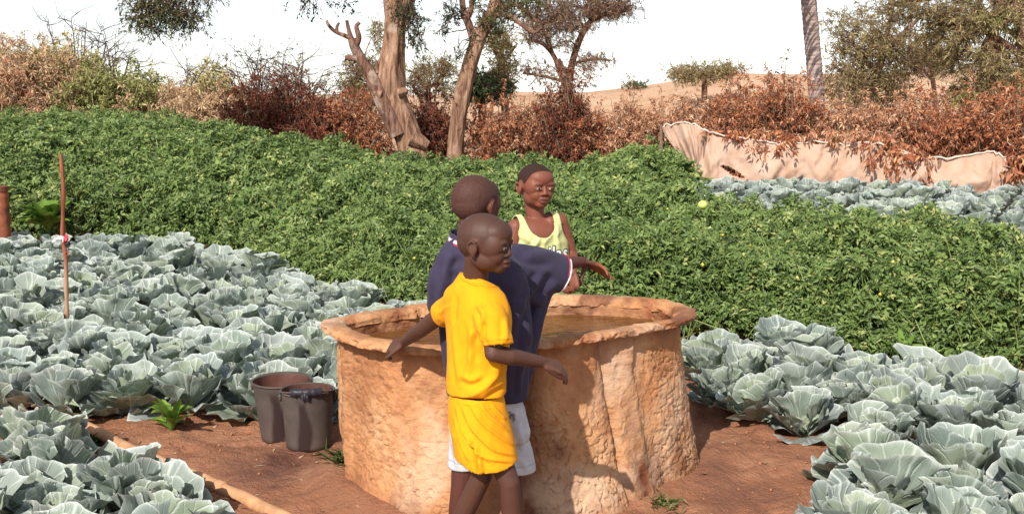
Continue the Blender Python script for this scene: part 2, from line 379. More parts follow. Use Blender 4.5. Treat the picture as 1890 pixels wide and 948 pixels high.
# ---- two dark buckets
def bucket_mat():
    m = Mat('bucket_plastic', 0.5, 0.4); n = m.noise(5, 4, 0.6); n2 = m.noise(30, 4, 0.6)
    c = m.ramp(n, [(0.3, (0.040, 0.033, 0.031)), (0.55, (0.075, 0.060, 0.054)), (0.75, (0.12, 0.085, 0.070))])
    c = m.mix(m.math('MULTIPLY', n2, 0.3), c, (0.16, 0.10, 0.075))
    c = m.mix(m.attr('tint').outputs['Fac'], c, (0.035, 0.022, 0.022)); m.color(c)
    rr_ = m.ramp(m.attr('tint').outputs['Fac'], [(0, (0.7, 0.7, 0.7)), (1, (0.3, 0.3, 0.3))]); m.l(rr_, m.b.inputs['Roughness'])
    m.bump(m.noise(40, 4), 0.25, 0.004); return m.m
def lin_mat(name, col, rough=0.6, spec=0.3, nz=20, var=0.25):
    m = Mat(name, rough, spec); n = m.noise(nz, 4, 0.6)
    m.color(m.ramp(n, [(0.3, tuple(c * (1 - var) for c in col)), (0.7, tuple(min(1, c * (1 + var)) for c in col))])); m.bump(n, 0.3, 0.004); return m.m
M_bk = bucket_mat(); M_bkin = lin_mat('bucket_inside', (0.11, 0.048, 0.036), 0.45); M_rope = lin_mat('dark_wrapped_grip', (0.03, 0.026, 0.035), 0.45); M_wire = lin_mat('bucket_wire', (0.08, 0.06, 0.055), 0.4)
def bucket(loc, rt, rb, h, rz, handle, label):
    t = empty('bucket', loc, rz); tag(t, label, 'bucket', 'buckets beside the tank')
    n = 72; a = np.linspace(0, 2 * math.pi, n, endpoint=False)
    def surf(name, prof, mat, wetf=None):
        prof = np.asarray(prof); K = len(prof)
        V = np.stack([np.cos(a)[None] * prof[:, :1], np.sin(a)[None] * prof[:, :1], np.broadcast_to(prof[:, 1:], (K, n))], -1).reshape(-1, 3)
        i = np.arange(K * n).reshape(K, n); q = np.stack([i[:-1], np.roll(i[:-1], -1, 1), np.roll(i[1:], -1, 1), i[1:]], -1).reshape(-1, 4)
        A = wetf(V) if wetf else np.zeros(len(V))
        return obj(name, mesh_of(name, V, q, True, {'tint': A}), mat, t)
    def wf(V):      # a wet run down one side
        t_ = np.arctan2(V[:, 1], V[:, 0]); c = angd(t_, R(-93) - rz + 0.12 * np.sin(V[:, 2] * 14))
        return np.clip(1.6 * np.exp(-(c / (0.22 + 0.08 * np.sin(V[:, 2] * 22))) ** 4), 0, 1) * sst(V[:, 2], h * 0.99, h * 0.8) + 0.6 * sst(-V[:, 2], -0.03, 0)
    zz = np.linspace(0, h, 26)
    surf('body', [(0.001, 0.002)] + [(rb - 0.006, 0.0)] + [(rb + (rt - rb) * z / h, z + 0.004) for z in zz], M_bk, wf)
    surf('inside', [(0.001, 0.012)] + [(rb - 0.005 + (rt - rb) * z / h - 0.004, z + 0.012) for z in np.linspace(0, h - 0.004, 12)], M_bkin)
    k = np.linspace(0, 2 * math.pi, 10, endpoint=False)
    surf('lip', [(rt + 0.001 + 0.0055 * math.cos(q_), h + 0.006 + 0.0055 * math.sin(q_)) for q_ in np.append(k, k[0])], M_bk)
    for s in (0, math.pi):                      # lugs for the handle
        g = Geo(); c = np.array([math.cos(s + handle[0]) * (rt + 0.004), math.sin(s + handle[0]) * (rt + 0.004), h - 0.022])
        d = np.array([math.cos(s + handle[0]), math.sin(s + handle[0]), 0]); e = np.array([-d[1], d[0], 0])
        pts = [c + e * x + np.array([0, 0, z]) for x, z in ((-0.013, 0.012), (-0.013, -0.012), (0.013, -0.012), (0.013, 0.012), (-0.013, 0.012))]
        tubes(g, catmull(pts, 24), 0.006, 6); tubes(g, np.array([c - d * 0.01, c + d * 0.012]), 0.007, 8, cap=True); g.build('lug', M_wire, t)
    # bail
    d = np.array([math.cos(handle[0]), math.sin(handle[0]), 0]); e = np.array([-d[1], d[0], 0]); el = handle[1]
    up = e * math.cos(el) + np.array([0, 0, 1]) * math.sin(el)
    pts = np.array([np.array([0, 0, h + 0.004]) + d * (rt + 0.01) * math.cos(u) + up * (rt * 1.03) * math.sin(u) for u in np.linspace(0, math.pi, 40)])
    g = Geo(); tubes(g, pts, 0.004, 6); b = g.build('handle', M_wire, t)
    if handle[2]:
        g = Geo(); pp = pts[13:27]; rr_ = 0.020 + 0.004 * np.sin(np.arange(len(pp)) * 2.4); tubes(g, pp, rr_, 10, cap=True)
        kn = pts[20] + unit(up * 1.0) * 0.01
        for dx in (-0.022, 0.0, 0.022):
            a0 = pts[20 + int(dx * 90)]; tubes(g, np.array([a0, a0 + up * 0.012 + np.array([0, 0, -0.012]), a0 + up * 0.014 + np.array([0, 0, -0.028 - abs(dx) * .3])]), [0.011, 0.010, 0.006], 8, cap=True)
        g.build('grip', M_rope, b)
    return t
b1 = PG(569, 832); b0 = PG(519, 815)
bz = lambda q: float(near_bumps(np.array([q[0]]), np.array([q[1] + .05]))[0]) - .004
bucket((b1[0], b1[1] + 0.02, bz(b1)), 0.121, 0.104, 0.262, R(8), (R(0), R(170), True), 'dark plastic bucket nearest the tank with wet streak and wrapped handle')
bucket((b0[0] - 0.015, b0[1] + 0.12, bz(b0)), 0.140, 0.105, 0.285, R(-25), (R(20), R(4), False), 'larger dark bucket partly hidden behind the other bucket')

# ---- clay-coloured irrigation pipe on the ground
M_pipe = lin_mat('dusty_pipe', (0.50, 0.27, 0.14), 0.6, 0.3, 12, 0.3)
pp = np.array([PG(*q) for q in ((20, 728), (105, 775), (180, 810), (262, 852), (330, 880), (400, 911), (450, 934), (500, 958), (560, 990))]); pp[:, 2] = 0.034
g = Geo(); tubes(g, catmull(pp, 60) + np.stack([0 * np.arange(60), 0 * np.arange(60), 0.003 * np.sin(np.arange(60) * .6)], 1), 0.028, 14, cap=True)
pb = empty('irrigation_pipe', (pp[3][0], pp[3][1], 0)); tag(pb, 'tan plastic pipe lying across the soil at lower left', 'pipe')
g.build('pipe_body', M_pipe, pb, off=(pp[3][0], pp[3][1], 0))
for k in (3, 5):
    g = Geo(); d = unit(pp[k + 1] - pp[k]); tubes(g, np.array([pp[k], pp[k] + d * 0.012, pp[k] + d * 0.05, pp[k] + d * 0.06]), [0.028, 0.032, 0.032, 0.028], 14, cap=True); g.build('coupling', M_pipe, pb, off=(pp[3][0], pp[3][1], 0))

# ------------------------------------------------------------------ cabbages
def cabbage_mat():
    m = Mat('cabbage_leaf', 0.5, 0.35); uv = m.sep(m.coord('UV')); u, v = uv[0], uv[1]
    # veins fan out from the leaf base: a strong midrib, side veins that fork
    au = m.math('ABSOLUTE', m.math('SUBTRACT', u, 0.5))
    mid = m.math('SUBTRACT', 1.0, m.math('SMOOTHSTEP', 0.0, 1.0, 0.0)) if False else None
    def line(x, wdt): 
        r = m.n('MapRange', interpolation_type='SMOOTHSTEP'); r.inputs[1].default_value = 0; r.inputs[2].default_value = wdt; r.inputs[3].default_value = 1; r.inputs[4].default_value = 0
        m.l(x, r.inputs[0]); return r.outputs[0]
    midr = line(au, 0.03)
    wob = m.math('MULTIPLY', m.math('SUBTRACT', m.noise(6, 2, 0.5, kind='UV'), 0.5), 0.05)
    bendv = m.math('ADD', m.math('MULTIPLY', au, m.math('SUBTRACT', 1.25, m.math('MULTIPLY', v, 0.45))), wob)
    f1 = m.math('PINGPONG', m.math('MULTIPLY', bendv, 7.0), 0.5); v1 = line(m.math('SUBTRACT', 0.5, f1), 0.11)
    f2 = m.math('PINGPONG', m.math('ADD', m.math('MULTIPLY', au, 17.0), m.math('MULTIPLY', v, 5.0)), 0.5); v2 = m.math('MULTIPLY', line(m.math('SUBTRACT', 0.5, f2), 0.10), 0.4)
    vein = m.math('MAXIMUM', midr, m.math('MAXIMUM', m.math('MULTIPLY', v1, 0.75), m.math('MULTIPLY', v2, v)))
    edge = m.math('MULTIPLY', m.math('POWER', v, 34.0), 0.75)
    rnd = m.n('ObjectInfo').outputs['Random']
    t = m.attr('tint').outputs['Fac']
    a = m.ramp(rnd, [(0.0, (0.155, 0.205, 0.195)), (0.3, (0.20, 0.245, 0.24)), (0.65, (0.255, 0.285, 0.295)), (0.85, (0.215, 0.265, 0.22)), (1.0, (0.27, 0.31, 0.24))])
    nz = m.noise(9, 4, 0.6); a = m.mix(m.math('MULTIPLY', nz, 0.35), a, (0.17, 0.215, 0.20))
    a = m.mix(t, a, (0.40, 0.47, 0.27))
    c = m.mix(m.math('MULTIPLY', vein, 0.72), a, (0.55, 0.60, 0.54)); c = m.mix(edge, c, (0.64, 0.68, 0.66))
    brown = m.ramp(m.noise(2.3, 2, 0.5), [(0.70, (0, 0, 0)), (0.78, (0.5, 0.5, 0.5))]); c = m.mix(m.math('MULTIPLY', brown, m.math('POWER', v, 4.0)), c, (0.36, 0.28, 0.17))
    m.color(c)
    m.bump(m.math('ADD', m.math('MULTIPLY', vein, -1.0), m.math('MULTIPLY', m.noise(30, 3), 0.4)), 0.55, 0.007)
    m.thin(m.mix(0.5, c, (0.32, 0.42, 0.16)), 0.14)
    return m.m
M_cab = cabbage_mat()
def cabbage_leaf(name, L, spread, elev, curl, cup, ruf, tint, seed, nu=19, nv=11):
    r = np.random.default_rng(seed)
    ph = np.linspace(-1, 1, nu); rv = np.linspace(0, 1, nv) ** 0.85
    PH, RV = np.meshgrid(ph, rv); pf = PH.ravel(); v = RV.ravel()
    k1, k2 = r.uniform(0, 6.3, 2); fr = r.uniform(5, 8)
    Rad = L * (1 - 0.16 * pf ** 2 + 0.035 * np.sin(pf * fr * 1.7 + k1) + r.uniform(-0.06, 0.06) * pf)
    ang = pf * spread * (0.62 + 0.38 * v)
    rad = 0.14 * L * (v < 0) + Rad * v
    s = rad * np.sin(ang) * (1.0); b = rad * np.cos(ang)
    # the blade leaves the stalk at elev and bends by curl along its length
    q = np.clip(b / L, 0, 1.2); e = elev + curl * q
    hx = b * np.cos(elev + curl * q * 0.5); hz = b * np.sin(elev + curl * q * 0.5)
    nrm = np.stack([-np.sin(e), 0 * e, np.cos(e)], 1)
    off = cup * s ** 2 / L + ruf * L * v ** 2.2 * (np.sin(pf * fr + k1) * (0.4 + 0.6 * np.abs(pf)) + 0.5 * np.sin(pf * fr * 2.1 + k2) * np.abs(pf))
    off += 0.012 * np.exp(-(pf / 0.12) ** 2) * v * 0 - 0.004 * np.cos(pf * 13) * v
    V = np.stack([hx, s, hz], 1) + nrm * off[:, None]
    V = V + nrm * (0.010 * fbm(np.stack([pf * 5, v * 5, 0 * v + seed], 1), seed % 97, 3) * (0.3 + v))[:, None] * (L / .22)
    V[:, 0] += 0.012
    i = np.arange(nu * nv).reshape(nv, nu); F = np.stack([i[:-1, :-1], i[:-1, 1:], i[1:, 1:], i[1:, :-1]], -1).reshape(-1, 4)
    tv = np.clip(tint + 0.35 * (1 - v) ** 2, 0, 1)
    return mesh_of(name, V, F, True, {'tint': tv}, np.stack([pf * 0.5 + 0.5, v], 1))
VAR = []
for k in range(7):
    r = np.random.default_rng(100 + k); spec = []; az = r.uniform(0, 6.3)
    young = 0.0
    for j in range(17):
        if j < 6: L, el, cu, cp, rf, sp, ti = r.uniform(.21, .26), r.uniform(.15, .55), r.uniform(-.35, .35), r.uniform(.1, .9), r.uniform(.035, .07), r.uniform(.8, 1.0), r.uniform(0, .1)
        elif j < 11: L, el, cu, cp, rf, sp, ti = r.uniform(.21, .26), r.uniform(.7, 1.05), r.uniform(-.4, .35), r.uniform(.4, 1.1), r.uniform(.03, .06), r.uniform(.75, .95), r.uniform(.02, .2)
        elif j < 14: L, el, cu, cp, rf, sp, ti = r.uniform(.17, .21), r.uniform(1.05, 1.3), r.uniform(-.1, .55), r.uniform(.9, 1.6), r.uniform(.02, .04), r.uniform(.75, .95), r.uniform(.2, .5)
        else: L, el, cu, cp, rf, sp, ti = r.uniform(.12, .15), r.uniform(.75, .95), r.uniform(1.2, 1.7), r.uniform(1.6, 2.4), r.uniform(.01, .03), r.uniform(.85, 1.0), r.uniform(.4, .8)
        az += 2.4 + r.uniform(-.3, .3)
        spec.append((cabbage_leaf('leaf', L, sp, el, cu, cp, rf, ti, 1000 * k + j), az, 0.015 + 0.045 * (j / 16)))
        spec[-1][0].materials.append(M_cab)
    VAR.append(spec)
def cabbage(x, y, s, rz, var, label, group, tilt=(0, 0), drop=0):
    z = float(ground_z([x], [y])[0] + near_bumps(np.array([x]), np.array([y]))[0]) - 0.02
    t = empty('cabbage', (x, y, z), rz); t.scale = (s, s, s * random.uniform(.9, 1.1)); t.rotation_euler = (tilt[0], tilt[1], rz); tag(t, 'x', 'cabbage', group)
    for j, (me, az, zz) in enumerate(VAR[var]):
        if drop and j in (1, 7, 12, 16): continue
        o = bpy.data.objects.new('leaf', me); COL.objects.link(o); o.parent = t; o.location = (0, 0, zz); o.rotation_euler = (random.uniform(-.2, .2), random.uniform(-.28, .22), az)
        k = random.uniform(.88, 1.12); o.scale = (k, k * random.uniform(.9, 1.12), k)
    return t
def bed(poly, step, srange, label, group, drop=0, seed=0, skip=None, jit=0.2, shear=0.0):
    r = random.Random(seed); xs = [p[0] for p in poly]; ys = [p[1] for p in poly]; out = []
    y = min(ys); row = 0
    while y < max(ys):
        x = min(xs) + (row % 2) * step * 0.5
        while x < max(xs):
            a = x + r.uniform(-jit, jit) * step; b = y + r.uniform(-jit, jit) * step
            if inpoly([a], [b], poly)[0] and not (skip and skip(a, b)):
                out.append((row, cabbage(a, b, r.uniform(*srange), r.uniform(0, 6.3), r.randrange(7), label, group, (r.uniform(-.12, .12), r.uniform(-.12, .12)), drop)))
            x += step
        y += step * 0.9; row += 1
    return out

ORD = ['first', 'second', 'third', 'fourth', 'fifth', 'sixth', 'seventh', 'eighth', 'ninth', 'tenth', 'eleventh', 'twelfth', 'thirteenth', 'fourteenth', 'fifteenth', 'sixteenth', 'seventeenth', 'eighteenth', 'nineteenth', 'twentieth']
def label_bed(items, where, far=99):
    """items: (row, object). rows are counted from the front, places from the left, over those in the frame"""
    vis = []
    for row, o in items:
        p = proj(np.array([[o.location[0], o.location[1], .15]]))[0]
        if -20 < p[0] < 1910 and p[1] < 990: vis.append((row, p[0], o))
        else: o['label'] = 'blue-green cabbage of the ' + where + ' at the very edge of the picture'
    rows = sorted({r_[0] for r_ in vis})
    for i, rw_ in enumerate(rows):
        it = sorted([v_ for v_ in vis if v_[0] == rw_], key=lambda v_: v_[1])
        for k, (_, px, o) in enumerate(it):
            if i >= far: o['label'] = 'blue-green cabbage in the crowded back rows of the ' + where; continue
            rn = 'front row' if i == 0 else ORD[i] + ' row'
            o['label'] = 'blue-green cabbage, ' + (ORD[k] + ' from the left' if k < 20 else 'right part') + ', ' + rn + ' of the ' + where
def near_tank(a, b):
    t = math.atan2(b - TC[1], a - TC[0]); return math.hypot(a - TC[0], b - TC[1]) < float(rimR(t)) + 0.14
def nearest_label(xy, tol=0.2): pass
left_poly = [(X(-40, 5.8) - .2, 5.6), (X(60, 5.5), 5.45), (X(170, 5.2), 5.2), (X(300, 5.2), 5.2), (X(400, 5.3), 5.28), (X(470, 5.45), 5.46), (X(600, 5.5), 5.5), (X(680, 6), 6.0), (X(850, 6.7), 6.5), (X(830, 7.4), 7.3), (X(640, 8.4), 8.3), (X(420, 10.4), 10.3), (X(380, 10.9), 10.9), (X(0, 11.4), 11.4), (X(-80, 11.4), 11.4)]
label_bed(bed(left_poly, 0.335, (0.92, 1.24), 'left bed', 'cabbages in the left bed', 0, 3, near_tank), 'bed left of the tank', 4)
for q in [(35, 705, 1.1), (130, 748, 1.15), (228, 770, 1.0), (372, 768, 1.1), (430, 762, 1.0)]:
    pass
front_left = [(X(-60, 4.9), 4.86), (X(60, 4.75), 4.72), (X(190, 4.4), 4.34), (X(300, 4.2), 4.12), (X(335, 3.95), 3.92), (X(350, 3.7), 3.66), (X(400, 3.3), 3.3), (X(420, 3.0), 2.95), (X(-80, 3.0), 2.95), (X(-150, 4), 4)]
label_bed(bed(front_left, 0.32, (0.95, 1.2), 'bottom left patch', 'cabbages in the front left patch', 0, 11), 'bottom left corner patch', 99)
right_poly = [(X(1310, 5.35), 5.36), (X(1360, 5.15), 5.18), (X(1450, 5.1), 5.12), (X(1510, 4.9), 4.92), (X(1580, 4.75), 4.76), (X(1960, 4.95), 4.75), (X(2040, 5.5), 5.4), (X(1890, 5.75), 5.72), (X(1700, 6.05), 6.05), (X(1590, 6.25), 6.2), (X(1500, 6.55), 6.55), (X(1290, 6.9), 6.85), (X(1300, 6), 6)]
label_bed(bed(right_poly, 0.335, (0.92, 1.22), 'right bed', 'cabbages in the right bed', 0, 5, near_tank), 'bed right of the tank', 99)
front_right = [(X(1560, 4.3), 4.36), (X(1620, 4.5), 4.5), (X(2000, 4.6), 4.6), (X(2050, 3.3), 3.3), (X(1500, 3.1), 3.1), (X(1500, 3.55), 3.55), (X(1540, 3.9), 3.9)]
label_bed(bed(front_right, 0.34, (1.0, 1.2), 'bottom right patch', 'cabbages in the front right patch', 0, 8), 'bottom right corner patch', 99)
far_poly = [(X(1265, 12.2), 12.2), (X(1600, 10.9), 10.8), (X(1800, 10.2), 9.9), (X(1880, 9.), 8.4), (X(2010, 8.4), 7.9), (X(2010, 14.6), 14.6), (X(1700, 15.9), 15.9), (X(1400, 16.5), 16.5), (X(1300, 16.6), 16.6), (X(1250, 14.5), 14.5)]
label_bed(bed(far_poly, 0.46, (1.05, 1.3), 'far strip', 'cabbages below the cloth fence', 1, 9), 'strip under the cloth fence', 0)

# ------------------------------------------------------------------ tomato field
tom_poly = [(X(-260, 12.0), 12.0), (X(0, 11.9), 11.8), (X(380, 11.3), 11.3), (X(430, 10.7), 10.7), (X(640, 8.9), 8.8), (X(800, 7.9), 7.75), (X(950, 7.5), 7.4), (X(1240, 7.2), 7.2), (X(1400, 7.05), 7.0), (X(1500, 6.85), 6.85), (X(1600, 6.5), 6.45), (X(1720, 6.3), 6.3), (X(1890, 6.0), 6.0), (X(2020, 5.8), 5.8),
            (X(2030, 7.4), 7.3), (X(1890, 7.9), 7.8), (X(1820, 8.9), 8.8), (X(1700, 9.7), 9.7), (X(1500, 10.3), 10.3), (X(1350, 11.2), 11.2), (X(1240, 11.9), 11.9), (X(1215, 13.0), 13.0), (X(1235, 15), 15), (X(1310, 16.4), 16.4), (X(1275, 17.5), 17.5), (X(1225, 19.6), 19.6), (X(1000, 20), 20.0), (X(800, 19.8), 19.8), (X(640, 20.3), 20.3), (X(450, 21), 21), (X(0, 22.4), 22.4), (X(-260, 22.4), 22.4)]
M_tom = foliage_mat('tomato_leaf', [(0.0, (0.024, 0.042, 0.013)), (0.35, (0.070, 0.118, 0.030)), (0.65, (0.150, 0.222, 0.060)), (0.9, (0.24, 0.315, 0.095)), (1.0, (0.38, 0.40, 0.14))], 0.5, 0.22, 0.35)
def poly_dist(x, y, poly):
    d = np.full(len(x), 1e9)
    for i in range(len(poly)):
        a = np.array(poly[i]); b = np.array(poly[i - 1]); ab = b - a
        t = np.clip(((x - a[0]) * ab[0] + (y - a[1]) * ab[1]) / (ab @ ab), 0, 1)
        d = np.minimum(d, np.hypot(x - a[0] - t * ab[0], y - a[1] - t * ab[1]))
    return d
def canopy(x, y, seed=0):
    p = np.stack([x, y, 0 * x], 1)
    return 0.57 + 0.17 * fbm(p * 1.7, 201 + seed, 3) + 0.14 * fbm(p * 5, 203 + seed, 2)
def tomato():
    g = Geo(); N = 520000
    ysel = 5.6 + (22.6 - 5.6) * rng.random(N) ** 1.35; xs = (rng.random(N) - 0.5) * 2 * (ysel * 0.62 + 0.5)
    k = inpoly(xs, ysel, tom_poly); x = xs[k]; y = ysel[k]
    keep = rng.random(len(x)) < np.clip(x * 0 + (0.95 - 0.03 * (y - 6)), 0.35, 1); x = x[keep]; y = y[keep]
    n_max = 140000
    if len(x) > n_max: s = rng.permutation(len(x))[:n_max]; x = x[s]; y = y[s]
    e = poly_dist(x, y, tom_poly)
    H = canopy(x, y) * (0.35 + 0.65 * sst(e, 0.0, 0.38))
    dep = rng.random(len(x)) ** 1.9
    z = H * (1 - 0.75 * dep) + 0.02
    fade = np.clip(y / 9.0, .9, 1.6)
    # direction a leaf hangs: outwards and arching down
    az = rng.random(len(x)) * 2 * math.pi; up = rng.normal(0.3, 0.55, len(x))
    d = unit(np.stack([np.cos(az), np.sin(az), up], 1)); nrm = unit(np.stack([rng.normal(-.2, .5, len(x)), rng.normal(-.5, .5, len(x)), np.ones(len(x)) * .8], 1))
    s = unit(np.cross(d, nrm)); L = rng.uniform(0.075, 0.145, len(x)) * fade
    base = np.stack([x, y, z + ground_z(x, y)], 1) - d * (L * 0.5)[:, None]
    patch = 0.5 + 0.5 * fbm(np.stack([x * 0.5, y * 0.5, 0 * x], 1), 211, 2)
    hole = fbm(np.stack([x * 2.6, y * 2.6, 0 * x], 1), 215, 2); pk = rng.random(len(x)) < 1 - .75 * sst(-hole, .35, .6); x, y, H, dep, z, fade, az, up, d, nrm, s, L, base, patch = [q[pk] for q in (x, y, H, dep, z, fade, az, up, d, nrm, s, L, base, patch)]
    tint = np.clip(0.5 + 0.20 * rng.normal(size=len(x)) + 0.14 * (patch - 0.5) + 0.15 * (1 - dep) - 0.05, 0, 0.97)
    yel = rng.random(len(x)) < 0.006; tint[yel] = 1.0
    for t, w_, sp in ((0.98, 0.42, 0), (0.72, 0.42, 1), (0.72, 0.42, -1), (0.42, 0.38, 1), (0.42, 0.38, -1)):
        b = base + d * (L * (t - 0.25 * (sp == 0)))[:, None] - np.array([0, 0, 1]) * (L * 0.22 * t * t)[:, None]
        dd = d * (1.0 if sp == 0 else 0.55) + s * sp * 0.9 + rng.normal(0, .15, (len(x), 3)) - np.array([0, 0, .28])
        nn = nrm + rng.normal(0, .3, (len(x), 3))
        leaves(g, b, dd, nn, L * w_ * rng.uniform(.8, 1.15, len(x)), L * 0.2 * rng.uniform(.8, 1.2, len(x)), np.clip(tint + 0.05 * rng.normal(size=len(x)), 0, 1), 0.12, 0.15)
    # stems, some poking out above the leaves
    m = 6000; i = rng.permutation(len(x))[:m]; b = np.stack([x[i], y[i], ground_z(x[i], y[i])], 1); tp = b + np.stack([rng.normal(0, .16, m), rng.normal(0, .16, m), H[i] * rng.uniform(.7, 1.06, m)], 1)
    mid_ = (b + tp) / 2 + rng.normal(0, .05, (m, 3)); tubes(g, np.stack([b, mid_, tp], 1), np.tile([0.006, 0.005, 0.0025], (m, 1)) * fade[i][:, None], 3, rng.uniform(.75, .97, m))
    q = 2600; i = rng.permutation(len(x))[:q]; b = np.stack([x[i], y[i], ground_z(x[i], y[i]) + H[i] * .75], 1); ax_ = unit(np.stack([rng.normal(0, .35, q), rng.normal(0, .35, q), np.ones(q)], 1)); hl = rng.uniform(.12, .26, q)
    tubes(g, np.stack([b, b + ax_ * (hl * .5)[:, None], b + ax_ * hl[:, None]], 1), np.tile([.004, .003, .0015], (q, 1)), 3, rng.uniform(.7, .95, q))
    for k in range(9):
        a_ = rng.random(q) * 6.3; u_ = rng.uniform(.35, 1.0, q); leaves(g, b + ax_ * (hl * u_)[:, None], np.stack([np.cos(a_), np.sin(a_), rng.normal(.15, .4, q)], 1), np.stack([rng.normal(-.1, .3, q), rng.normal(-.3, .3, q), np.ones(q)], 1), rng.uniform(.04, .085, q) * fade[i], .022 * fade[i], np.clip(rng.normal(.68, .16, q), 0, 1), .12, .25)
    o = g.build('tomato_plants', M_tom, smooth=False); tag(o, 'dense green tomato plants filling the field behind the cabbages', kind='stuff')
    return x, y, H
tx, ty, tH = tomato()
# green and yellow fruit and flowers among the leaves, too small to pick apart
g = Geo(); i = rng.permutation(len(tx))[:420]
for j in i:
    c = np.array([tx[j], ty[j], ground_z([tx[j]], [ty[j]])[0] + tH[j] * random.uniform(.9, 1.04)]); r_ = random.uniform(.010, .017) * (1 + ty[j] / 30)
    a = np.array([[1, 0, 0], [-1, 0, 0], [0, 1, 0], [0, -1, 0], [0, 0, 1], [0, 0, -1]]) * r_ + c
    g.add(a, np.array([[0, 2, 4], [2, 1, 4], [1, 3, 4], [3, 0, 4], [2, 0, 5], [1, 2, 5], [3, 1, 5], [0, 3, 5]]), random.random())
o = g.build('tomato_flowers', foliage_mat('tomato_flower', [(0, (0.55, 0.45, 0.05)), (1, (0.5, 0.52, 0.2))], .5, 0)); tag(o, 'tiny yellow flowers and pale fruit dotted over the tomato plants', kind='stuff')
# the one pale fruit that shows
def ball(name, c, r, mat, label, cat):
    g = Geo(); n, m = 16, 9
    u = np.linspace(0, 2 * math.pi, n, endpoint=False); v = np.linspace(0, math.pi, m)
    V = np.stack([np.outer(np.sin(v), np.cos(u)), np.outer(np.sin(v), np.sin(u)), np.outer(np.cos(v) * (0.9), np.ones(n))], -1).reshape(-1, 3) * r
    ii = np.arange(n * m).reshape(m, n); q = np.stack([ii[:-1], np.roll(ii[:-1], -1, 1), np.roll(ii[1:], -1, 1), ii[1:]], -1).reshape(-1, 4)
    t = empty(name, c); tag(t, label, cat); o = obj('skin', mesh_of('skin', V, q), mat, t)
    g = Geo(); tubes(g, np.array([[0, 0, r * .85], [0.004, 0, r * 1.15], [0.012, 0, r * 1.3]]), [0.004, 0.003, 0.002], 5, 0.5); g.build('stalk', M_tom, t)
    return t
ball('fruit', tuple(P(1297, 378, 9.4)), 0.043, lin_mat('pale_fruit', (0.55, 0.62, 0.16), .35, .5, 30, .08), 'round pale yellow-green fruit lying on top of the tomato foliage', 'fruit')

# ------------------------------------------------------------------ stake, post
M_stake = Mat('stake_wood', 0.8, 0.2); _n = M_stake.noise(30, 4, .6, stretch=(1, 1, .15)); _z = M_stake.sep(M_stake.coord('Object'))[2]
_mr = M_stake.n('MapRange'); _mr.inputs[1].default_value = .42; _mr.inputs[2].default_value = .60; M_stake.l(_z, _mr.inputs[0])
M_stake.color(M_stake.mix(_mr.outputs[0], M_stake.ramp(_n, [(.3, (.30, .15, .09)), (.7, (.52, .33, .22))]), M_stake.ramp(_n, [(.3, (.16, .045, .025)), (.7, (.34, .12, .07))]))); M_stake.bump(_n, .6, .004); M_stake = M_stake.m
sy = 7.15; spts = [P(122, 600, sy), P(123, 565, sy), P(122, 520, sy), P(121, 470, sy), P(116, 445, sy), P(116, 400, sy), P(117, 350, sy), P(114, 310, sy), P(112, 284, sy)]
sb = np.array([spts[0][0], sy, 0.0]); spts = [np.array([spts[0][0], sy, -0.05])] + spts
st = empty('garden_stake', tuple(sb)); tag(st, 'thin crooked wooden stake with ribbon standing among the cabbages', 'stake')
g = Geo(); sp_ = catmull(np.array(spts), 50); rs = np.linspace(.0155, .0125, 50) * (1 + .12 * np.sin(np.arange(50) * .9)); tubes(g, sp_, rs, 9, cap=True); g.build('pole', M_stake, st, off=sb)
k0 = P(121, 468, sy); g = Geo(); tubes(g, np.array([k0, k0 + [.028, -.03, .02], k0 + [.03, -.035, -.01]]), [.008, .006, .003], 6, cap=True); g.build('knot', M_stake, st, off=sb)
M_rib = lin_mat('ribbon_white', (.75, .72, .72), .6); M_ribr = lin_mat('ribbon_red', (.55, .05, .08), .6)
rc = P(117, 441, sy)
def ribbon(pts, wd, mat, name):
    pts = catmull(np.array(pts), 14); n = len(pts); up = np.stack([.3 * np.sin(np.arange(n)), .4 * np.cos(np.arange(n) * .8), np.ones(n)], 1); up = unit(up) * wd / 2
    V = np.concatenate([pts - up, pts + up]); i = np.arange(n - 1); F = np.stack([i, i + 1, i + 1 + n, i + n], 1)
    me = mesh_of(name, V - sb, F); o = obj(name, me, mat, st); md = o.modifiers.new('s', 'SOLIDIFY'); md.thickness = .003; return o
_l = []
for u in np.linspace(0, 2 * math.pi * 2.2, 26): _l.append(rc + np.array([.018 * math.cos(u), .018 * math.sin(u), .012 * math.sin(u * .5)]))
ribbon(_l, .03, M_rib, 'ribbon')
ribbon([rc + [-.005, -.018, 0], rc + [-.03, -.03, .004], rc + [-.055, -.03, -.012], rc + [-.062, -.028, -.03]], .022, M_rib, 'ribbon_end')
ribbon([rc + [.01, -.018, .004], rc + [.035, -.03, .02], rc + [.04, -.035, .0], rc + [.015, -.03, -.006]], .04, M_ribr, 'ribbon_bow')
py_ = 11.0; pb_ = np.array([P(5, 400, py_)[0] - .02, py_, float(ground_z([P(5, 400, py_)[0]], [py_])[0])])
pt = empty('rusty_post', tuple(pb_)); tag(pt, 'short rusty red-brown post at the left edge behind the cabbages', 'post')
ztop = P(5, 346, py_)[2]; g = Geo(); tubes(g, catmull(np.array([[0, 0, -.1], [0.005, 0, .4], [0, 0, ztop - pb_[2]]]), 20), .085 + .004 * np.sin(np.arange(20) * 2.1), 20, cap=True); g.build('shaft', lin_mat('rusty_wood', (.26, .085, .045), .85, .2, 9, .45), pt)
g = Geo(); tubes(g, np.array([[0, 0, ztop - pb_[2] - .035], [0, 0, ztop - pb_[2] + .012]]), [.094, .092], 20, cap=True); g.build('top_band', lin_mat('rust_band', (.18, .06, .035), .8, .2, 12, .4), pt)

